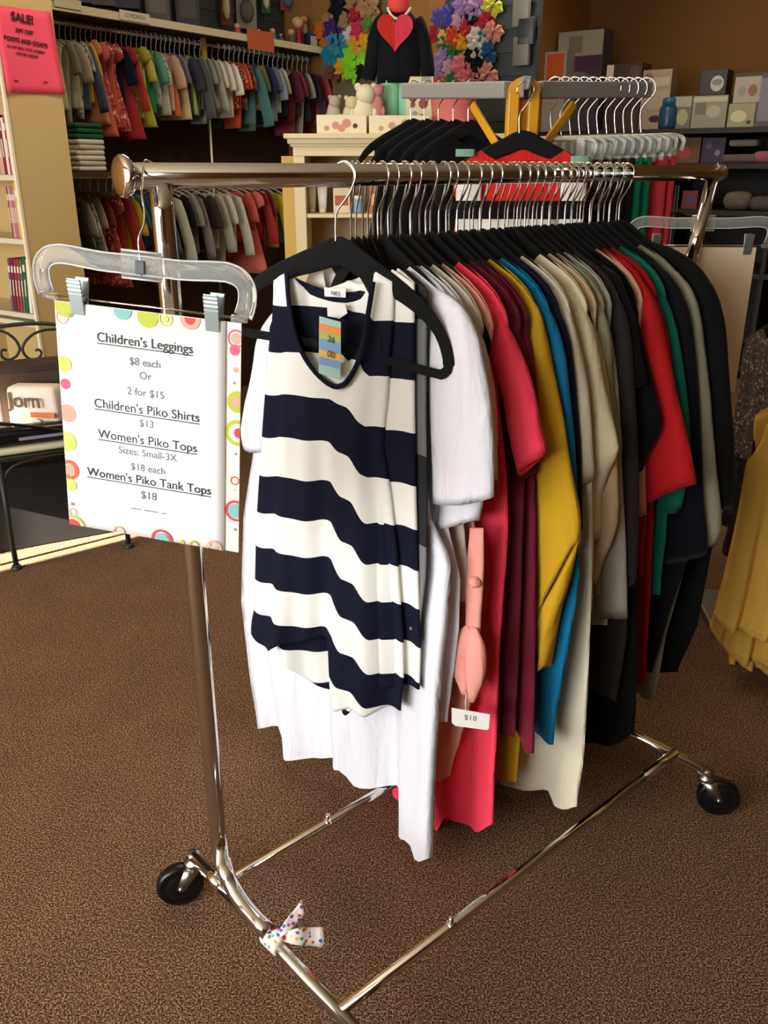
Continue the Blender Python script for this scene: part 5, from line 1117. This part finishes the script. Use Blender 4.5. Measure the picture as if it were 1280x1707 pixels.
for i in range(11):
    f_ = .24+.074*i; P = Vector((gp.x, GF, gz)) + RD*f_; P.z = lerp(gz, aR.z, f_)+.004
    rz = bz(118+random.uniform(-3, 3))
    trouser_hanger(P, rz, 'clear clip hanger on the right grey arm, %s from the yellow post' % ordn[i])
    if i in (6, 7): trousers(P, rz, 'bright green trousers on the right grey arm, %s pair from the post' % ordn[i-6], gm, .62)
    elif i in (9, 10): trousers(P, rz, 'red trousers at the end of the right grey arm, %s' % ['inner pair', 'outermost pair'][i-9], rm, .62)
    elif i < 6: trousers(P, rz, 'dark trousers on the right grey arm, %s pair from the post' % ordn[i], cloth(['#1a1b1f', '#2a2426', '#141518', '#20242a', '#2b2a2e', '#16161a'][i]), .55)

# ------------------------------------------------------------------ dark shelves with boxes along the back wall
SAF = 6.75
bs = thing('shelf_unit', 'dark brown open shelf unit along the back wall at right', 'shelf', AB3(SAF, 0, 0))
dkb = mat('dark_shelf_wood', '#2a1f1a', .6, var=.1, bump=.05, bscale=30)
bx0 = onA(892, 230, SAF).dot(BX); bx1 = onA(1500, 230, SAF).dot(BX)
ztop = onA(1180, 213, SAF).z; zmid = onA(1240, 272, SAF).z; zlow = onA(1240, 352, SAF).z
for z in (ztop, zmid, zlow, zlow-.42, .1): rb_('shelf', [(SAF, AE-.02, bx0, bx1, z-.035, z)], dkb, bs)
for b_ in (bx0, onA(1102, 230, SAF).dot(BX), onA(1300, 230, SAF).dot(BX), bx1-.03): rb_('upright', [(SAF+.02, AE-.02, b_, b_+.03, 0, ztop-.035)], dkb, bs)
rb_('back_panel', [(AE-.02, AE-.005, bx0, bx1, 0, ztop-.035)], dkb, bs)
def pxbox(u0, v0, u1, v1, a, dp, col, label, pics=(), top=None, name='product_box', base=None):
    vm = (v0+v1)/2; b0 = onA(u0, vm, a).dot(BX); b1 = onA(u1, vm, a).dot(BX); zt_ = onA((u0+u1)/2, v0, a).z; zb = onA((u0+u1)/2, v1, a).z if base is None else base
    t = thing(name, label, 'box', AB3(a, (b0+b1)/2, zb), bz(124.3)); wd = b1-b0; h = zt_-zb
    m = mat('pack'+col, col, .5); c = obj('box', B((0, dp/2, h/2), (wd, dp, h), None, .003), m, t, False)
    for i, (x, z, w_, h_, cl, kind) in enumerate(pics):
        pm_ = mat('pack'+cl, cl, .5); bm = bmesh.new()
        if kind == 'e': bm.faces.new([bm.verts.new((x*wd+.5*w_*wd*cos(2*pi*k/18), -.0012-.0004*i, z*h+.5*h_*h*sin(2*pi*k/18))) for k in range(18)])
        else: box(bm, (x*wd, -.001-.0004*i, z*h), (w_*wd, .0006, h_*h))
        obj('printed_panel' if kind == 'r' else 'printed_picture', bm, pm_, c, False)
    if top: obj('lid', B((0, dp/2, h+.004), (wd*1.01, dp*1.01, .008)), mat('pack'+top, top, .5), c, False)
    return zt_
e0 = ztop+.001
pxbox(893, 52, 924, 213, SAF+.25, .2, '#37302c', 'tall dark box at the left end of the back shelf', [(0, .8, .8, .2, '#7d7a62', 'r'), (0, .55, .7, .2, '#5a4a48', 'r')], base=e0)
pxbox(926, 50, 1001, 213, SAF+.2, .2, '#453f48', 'large white and purple box towering on the back shelf', [(0, .87, .98, .24, '#a39c8c', 'r'), (-.1, .86, .3, .16, '#7f776c', 'r'), (.1, .68, .76, .14, '#4a2a48', 'r'), (-.05, .52, .7, .16, '#6d6a64', 'e'), (-.35, .55, .25, .2, '#3a5a6a', 'e')], base=e0)
pxbox(901, 86, 941, 213, SAF+.05, .16, '#a9a294', 'orange fronted box standing before the large purple box', [(.05, .72, .7, .5, '#cf5a2a', 'r'), (.1, .62, .35, .16, '#8a4a2a', 'e')], base=e0)
pxbox(1008, 106, 1066, 213, SAF+.1, .2, '#3d2c22', 'dark brown box with a pale end beside the purple box', [(-.4, .86, .2, .26, '#d8cbb4', 'r'), (.3, .85, .25, .2, '#5d463a', 'r')], base=e0)
pxbox(1068, 116, 1116, 213, SAF+.12, .14, '#a38d78', 'tall beige and pink carton on the back shelf', [(-.3, .8, .4, .3, '#8a5a58', 'e'), (.08, .8, .7, .14, '#b8a890', 'r'), (.1, .5, .7, .3, '#ac9a84', 'r'), (.05, .18, .4, .12, '#2a1f1e', 'e')], base=e0)
t = thing('bottle', 'dark blue bottle between the beige carton and the grey box', 'bottle', onA(1112, 208, SAF+.06) * 1.0); t.location.z = e0
bm = bmesh.new(); lathe(bm, [(.06, 0), (.065, .02), (.065, .13), (.05, .16)], 16); obj('bottle', fin(bm), mat('blue_bottle', '#1f4a5f', .3), t); bm = bmesh.new(); lathe(bm, [(.05, .16), (.05, .2), (.03, .205)], 16); obj('cap', fin(bm), mat('blue_cap', '#2a6a8a', .3), t)
pxbox(1121, 160, 1152, 213, SAF+.05, .15, '#6d675e', 'small grey box with a pale green picture on the back shelf', [(0, .82, .95, .3, '#a29a88', 'r'), (.05, .35, .6, .5, '#a3a276', 'e')], base=e0)
pxbox(1153, 159, 1211, 213, SAF+.05, .2, '#8f8a72', 'wide sage green box under the dark boxed bottle set', [(0, .88, .96, .14, '#b8b096', 'r'), (-.25, .6, .3, .36, '#6d6656', 'r'), (.12, .5, .4, .4, '#a9a48a', 'e')], base=e0)
zz2 = onA(1180, 159, SAF+.05).z+.001
pxbox(1167, 116, 1211, 158, SAF+.05, .16, '#2f2724', 'dark box with a white bottle picture stacked on the sage green box', [(.15, .45, .5, .62, '#b5b0a2', 'e'), (.15, .5, .4, .25, '#7d7a74', 'e')], base=zz2)
pxbox(1213, 172, 1258, 213, SAF+.05, .2, '#97906a', 'lime tinted box under the white and brown box', [(-.1, .45, .6, .5, '#c6c090', 'e'), (.3, .2, .16, .14, '#2a2420', 'r')], base=e0)
pxbox(1224, 122, 1269, 170, SAF+.05, .16, '#a89c86', 'white box with brown picture stacked on the lime tinted box', [(0, .95, 1.0, .12, '#3a241c', 'r'), (.2, .42, .34, .4, '#8a5a34', 'e'), (-.2, .4, .3, .36, '#8f8878', 'e')], base=onA(1240, 172, SAF+.05).z+.001)
pxbox(1262, 120, 1330, 213, SAF+.05, .2, '#4a4448', 'dark violet box cut by the right edge of the view', [(-.3, .5, .3, .8, '#77727c', 'r')], base=e0)
pxbox(1118, 229, 1167, 272, SAF+.1, .15, '#6a4420', 'brown package with a pink toy picture on the middle shelf', [(-.02, .4, .4, .5, '#a8343f', 'e'), (-.36, .5, .2, .8, '#8a7f72', 'e')], base=zmid+.001)
pxbox(1169, 229, 1208, 272, SAF+.1, .15, '#35203a', 'deep purple package on the middle shelf', [(-.2, .7, .3, .3, '#5f4668', 'e'), (.2, .4, .24, .24, '#7a6a80', 'e')], base=zmid+.001)
def folded(u, v, wpx, hpx, a, col, label, base, nm='folded_blanket'):
    P = onA(u, v, a); k = (P-O3).length/FPX; bm = bmesh.new(); box(bm, (0, .1, hpx*k/2), (wpx*k, .22, hpx*k), None, hpx*k*.4)
    o = obj(nm, bm, cloth(col), None); o.location = AB3(a, P.dot(BX), base); o.rotation_euler = (0, 0, bz(124.3)); tag(o, label, 'blanket', 'folded blankets on the dark shelves')
folded(1232, 268, 50, 12, SAF+.08, '#6a5a5a', 'mauve folded blanket at the bottom of the middle shelf pile', zmid+.001); folded(1236, 258, 40, 9, SAF+.09, '#8f857c', 'grey folded blanket on top of the mauve one', zmid+.11)
folded(1276, 266, 36, 16, SAF+.08, '#a35a68', 'rose folded blanket right of the grey and mauve pile', zmid+.001)
folded(1225, 348, 40, 26, SAF+.08, '#6d6258', 'taupe folded blanket on the low shelf', zlow+.001); folded(1268, 348, 36, 20, SAF+.08, '#57504c', 'dark grey folded blanket on the low shelf', zlow+.001)
pxbox(1136, 318, 1162, 352, SAF+.1, .15, '#7a3038', 'small wine red box on the low shelf', [(0, .5, .5, .4, '#33507a', 'e')], base=zlow+.001)
# a beige dress form of fabric hanging in front of the dark shelves
bf = Plane(bearing=100, P=onF(1134, 300, 3.7))
rg = thing('garment_stand', 'slim black stand carrying a beige dress in front of the dark shelves', 'stand', (bf.P.x, bf.P.y+.0, 0)); obj('pole', T([(0, .03, .02), (0, .03, bf.P.z-.02)], .01, 8), blackplastic, rg); obj('base', B((0, .03, .01), (.26, .26, .02), None, .004), blackplastic, rg, False)
obj('cross_arm', T([(-.17, .03, bf.P.z-.235), (-.08, .03, bf.P.z-.15), (0, .03, bf.P.z-.12), (.08, .03, bf.P.z-.15), (.17, .03, bf.P.z-.235)], .008, 8), blackplastic, rg)

# ------------------------------------------------------------------ second rack with yellow tops at the right edge
RP = onF(1268, 466, 2.62)
sr = thing('clothing_rack', 'second rack at the right edge holding yellow and black tops', 'rack', (RP.x+.4, RP.y, 0), bz(78))
def SR(x, y, z): return Vector((x, y, z))
obj('hanging_rail', T([SR(-.4, 0, RP.z), SR(.9, 0, RP.z)], .022, 16), mat('grey_rail', '#8f8d88', .35, .6), sr)
obj('upright', T([SR(.25, 0, .1), SR(.25, 0, RP.z)], .02, 12), chrome, sr)
cw = onZ(1190, 1092, .06); 
obj('base_plate', B((.1, 0, .085), (.9, .07, .03), None, .004), mat('blue_grey_base', '#3f4a58', .5), sr, False)
for x in (-.3, .5):
    bm = bmesh.new(); lathe(bm, [(.006, -.014), (.03, -.014), (.035, -.006), (.035, .006), (.03, .014), (.006, .014)], 20, 'Y', (x, 0, .0352)); obj('wheel', fin(bm), rubber, sr)
SRW = Matrix.Translation(sr.location) @ Matrix.Rotation(bz(78), 4, 'Z')
seq = spots_mat('sequin_grey', '#4a4744', ['#a9a49a', '#6d6a66', '#2a2826'], 90, .4); lace = spots_mat('black_lace', '#0c0c0d', ['#3a3936', '#15151a'], 45, .4)
ym = cloth('#e2b652', var=.05)
def hung(x, label, m, zh, wsh, hw, nm='blouse', zs=0.0, grp='tops on the right hand rack', yaw=172):
    P = SRW @ SR(x, 0, RP.z+.0)
    h = copy_tree(hang0); h.location = P; h.rotation_euler = (0, 0, bz(yaw)); h.scale = (.95, 1, 1); h['label'] = 'black velvet hanger of the ' + ' '.join(label.split()[:8]); h['group'] = 'hangers on the right hand rack'
    return simple_top(Plane(bearing=yaw, P=P), label, m, zh, wsh, grp, nw=.06, nf=.05, name=nm, hw=hw)
hung(-.37, 'grey sequinned top at the near end of the right hand rack', seq, .62, .17, .18, 'tank_top'); hung(-.33, 'black lace dress right behind the grey sequinned top', lace, .34, .18, .21, 'dress'); hung(-.27, 'dark brown long dress behind the black lace one', cloth('#2a211c'), .2, .19, .27, 'dress'); hung(-.2, 'black long dress, last of those on the right hand rack', cloth('#070707'), .14, .19, .3, 'dress')
YP = onF(1420, 600, 2.25); YB = 96
yr = thing('clothing_rack', 'rack just beyond the right edge carrying the yellow tunics', 'rack', (YP.x, YP.y, 0), bz(6))
obj('hanging_rail', T([(-.12, 0, YP.z), (.5, 0, YP.z)], .014, 12), chrome, yr); obj('upright', T([(.45, 0, .02), (.45, 0, YP.z)], .014, 12), chrome, yr); obj('base', B((.45, 0, .015), (.3, .3, .03), None, .005), steel, yr, False)
def yellow(off, lb, left, hem, ph):
    P = YP + Vector((sin(radians(6)), cos(radians(6)), 0))*off; pl = Plane(bearing=YB, P=P)
    lf = pl.path(left); hm = sorted(pl.path(hem)); hm = hm + [(-hm[0][0]*.9, hm[-1][1]-.02)]; zmin = min(z for _, z in hm)
    g = thing('tunic', lb, 'top', (P.x, P.y, zmin), bz(YB), 'yellow tunics at the right edge')
    top = (-.17, pl.rz-hz(.17)+.0); R_ = [(-s, z) for s, z in lf]
    b = obj('body', body_bm(pl, zmin, .17, [top]+lf, [(.17, top[1])]+R_, hm, nw=.06, nf=.05, th=.05, fold=.022, kf=5.5, ph=ph, nu=90, nv=40), ym, g); md = b.modifiers.new('s', 'SOLIDIFY'); md.thickness = .002
    obj('hem_band', T(resample([(s, -.052*max(0, 1-(2*(s-hm[0][0])/(hm[-1][0]-hm[0][0])-1)**2)**.55+.022*sin(5.5*pi*(2*(s-hm[0][0])/(hm[-1][0]-hm[0][0])-1)+ph+.8), interp([a for a, _ in hm], [c for _, c in hm], s)-zmin+.018) for s in [lerp(hm[0][0], hm[-1][0], i/40) for i in range(41)]], 60), .003, 6), ym, b)
    h = copy_tree(hang0); h.location = P; h.rotation_euler = (0, 0, bz(YB)); h.scale = (.75, 1, 1); h['label'] = 'black velvet hanger of the ' + ' '.join(lb.split()[:4]); h['group'] = 'hangers at the right edge'
yellow(-.05, 'nearest yellow tunic with a flared double hem at the right edge', [(1285, 672), (1250, 740), (1232, 850), (1212, 950), (1192, 1035)], [(1190, 1030), (1215, 1046), (1250, 1050), (1290, 1050), (1330, 1056)], .4)
yellow(.05, 'middle yellow tunic, its hem below the nearest one', [(1290, 690), (1255, 760), (1232, 850), (1205, 960), (1180, 1044)], [(1180, 1042), (1208, 1082), (1230, 1092), (1290, 1100), (1330, 1110)], 1.4)
yellow(.15, 'rear yellow tunic with the lowest hem at the right edge', [(1295, 700), (1262, 780), (1240, 880), (1222, 1000), (1212, 1112)], [(1212, 1108), (1240, 1124), (1290, 1138), (1330, 1144)], 2.2)

# ------------------------------------------------------------------ iron bench with a bag at the left edge
B1 = onZ(28, 948, 0); B2 = onZ(215, 912, 0); be = (B2-B1); LB = be.length; bb = math.degrees(atan2(be.x, be.y))
bn_ = thing('bench', 'dark iron bench with scrolled back in front of the bookcase', 'bench', B1, bz(bb))
iron = mat('dark_green_iron', '#31382f', .5, .4); SZ = .445
sx0, sx1, dpt = -.5, LB+.05, .40
bm = bmesh.new(); tube(bm, [(sx0, 0, SZ), (sx1, 0, SZ), (sx1, dpt, SZ), (sx0, dpt, SZ)], .011, 10, closed=True); obj('seat_frame', bm, iron, bn_)
bm = bmesh.new()
for k in range(7): box(bm, ((sx0+sx1)/2, .03+.056*k, SZ), (sx1-sx0, .03, .006))
obj('seat', bm, iron, bn_, False)
for x, y in ((0, 0), (LB, 0), (sx0+.03, 0), (0, dpt), (LB, dpt), (sx0+.03, dpt)):
    o = obj('leg', T([(x, y, .008), (x, y, SZ)], .0105, 10), iron, bn_)
    bm = bmesh.new(); lathe(bm, [(.022, 0), (.022, .006), (.012, .02)], 12, 'Z', (x, y, 0)); obj('foot', fin(bm), iron, o)
    if y == 0 and x >= 0: obj('bracket', T(resample([(x+.005, y, SZ-.11), (x+.02, y, SZ-.05), (x+.07, y, SZ-.02), (x+.16, y, SZ-.012)], 12), .005, 8), iron, o)
bkp = B1 + Vector((-be.y, be.x, 0)).normalized()*dpt; bkn = Vector((-be.y, be.x, 0)).normalized(); eb = be.normalized()
def bkpt(u, v): p = onplane(u, v, bkp, bkn); return Vector(((p-B1).dot(eb), dpt, p.z))
pk_ = bkpt(35, 540); cxb = pk_.x; ztp = pk_.z
obj('back_arch', T(resample([(cxb+x, dpt, ztp-.30*x*x/(.45*.45)*.45) for x in [-.5+.1*i for i in range(11)]], 30), .008, 10), iron, bn_)
for x in (-.5, .5): obj('back_post', T([(cxb+x, dpt, SZ), (cxb+x, dpt, ztp-.30*.25/(.2025)*.45)], .009, 10), iron, bn_)
obj('back_rail', T([(cxb-.5, dpt, bkpt(35, 612).z), (cxb+.5, dpt, bkpt(35, 612).z)], .007, 8), iron, bn_)
for sg_ in (-1, 1):
    pts = [bkpt(35+sg_*a_, b_) for a_, b_ in ((60, 549), (40, 550), (22, 556), (8, 568), (2, 582), (8, 594), (20, 600), (31, 596), (34, 588), (29, 582), (24, 585))]
    obj('scroll', T(resample(pts, 40), .0055, 8), iron, bn_)
# things on the bench
def onbench(u, dep): 
    P = B1 + eb*0 + bkn*dep; p = onplane(u, 700, P, bkn); return B1 + eb*((p-B1).dot(eb)) + bkn*dep
cu = thing('seat_pad', 'cream striped seat pad lying on the iron bench', 'cushion', B1 + Vector((0, 0, SZ+.012)), bz(bb))
obj('pad', B((-.12, .2, .014), (.92, .4, .026), None, .01), stripe_mat('pad_cream', '#d8cfae', '#8a8466', .02, 0), cu)
P = onbench(54, .10); bg_ = thing('tote_bag', 'white bag with big scripted letters standing on the bench', 'bag', (P.x, P.y, SZ+.04), bz(bb+38))
bm = bmesh.new(); box(bm, (0, .05, .10), (.215, .09, .20), None, .02)
for v in bm.verts: v.co.x *= 1-.10*(v.co.z/.2); v.co.y += .012*sin(30*v.co.x)
tb_ = obj('bag', bm, mat('bag_canvas', '#e6d4c6', .8, bump=.2, bscale=120), bg_)
def bagtext(txt, x, z, size, m, nm):
    src = text_bm(txt, size, .0012, 'LEFT', .001); bmesh.ops.transform(src, matrix=Matrix.Translation((x, -.010, z)) @ Matrix.Rotation(pi/2, 4, 'X'), verts=src.verts); obj(nm, src, m, tb_, False)
bagtext('Jorn', -.085, .125, .08, mat('bag_letters', '#5a453c', .6), 'letters')
bm = bmesh.new(); tube(bm, [(.02+.022*cos(2*pi*k/20), -.006, .05+.022*sin(2*pi*k/20)) for k in range(20)], .008, 8, closed=True); obj('ring', bm, paper, tb_)
obj('orange_stripe', B((.05, -.0065, .095), (.10, .004, .02), None, .001), mat('bag_orange', '#d8743a', .6), tb_, False)
P = onbench(40, .02); b2_ = thing('handbag', 'black shiny handbag lying along the bench front', 'bag', (P.x, P.y, SZ+.04), bz(bb))
bm = bmesh.new(); box(bm, (0, .03, .035), (.40, .09, .07), None, .025); obj('bag', bm, mat('black_patent', '#0d0d10', .2), b2_)
obj('strap', T(resample([(-.18, .0, .06), (-.1, -.02, .10), (.02, -.02, .075), (.14, -.02, .04), (.19, -.01, .05)], 24), .007, 8), mat('black_patent'), b2_)
obj('trim', B((.05, -.017, .03), (.16, .004, .012), None, .001), mat('grey_trim', '#8d8790', .4), b2_, False)
P = onbench(62, .30); bx_ = thing('storage_box', 'brown box against the bench back behind the white bag', 'box', (P.x, P.y, SZ+.04), bz(bb)); c = obj('box', B((0, 0, .12), (.26, .12, .24), None, .004), mat('brown_card', '#4a382e', .7), bx_, False); obj('lid', B((0, 0, .245), (.27, .13, .03), None, .003), mat('brown_card_dark', '#3a2c26', .6), c, False)
P = onbench(2, .31); bx_ = thing('storage_box', 'dark violet box at the far left of the bench', 'box', (P.x, P.y, SZ+.04), bz(bb)); c = obj('box', B((0, 0, .11), (.13, .1, .22), None, .004), mat('violet_card', '#5d4a52', .6), bx_, False); obj('label_panel', B((.01, -.0505, .09), (.08, .001, .1)), mat('violet_label', '#a39aa8', .6), c, False)
P = B1 + eb*.06 + bkn*.30; cr = thing('filler', 'black crate added to stand in for the shadow under the bench', 'filler', (P.x, P.y, 0), bz(bb))  # dark block added for the deep shadow below the seat
obj('filler', B((0, 0, .17), (.72, .22, .34), None, .006), mat('shade_black', '#0e0d0d', .7), cr, False); obj('rim', B((0, 0, .342), (.74, .24, .02), None, .004), mat('shade_black'), cr, False)
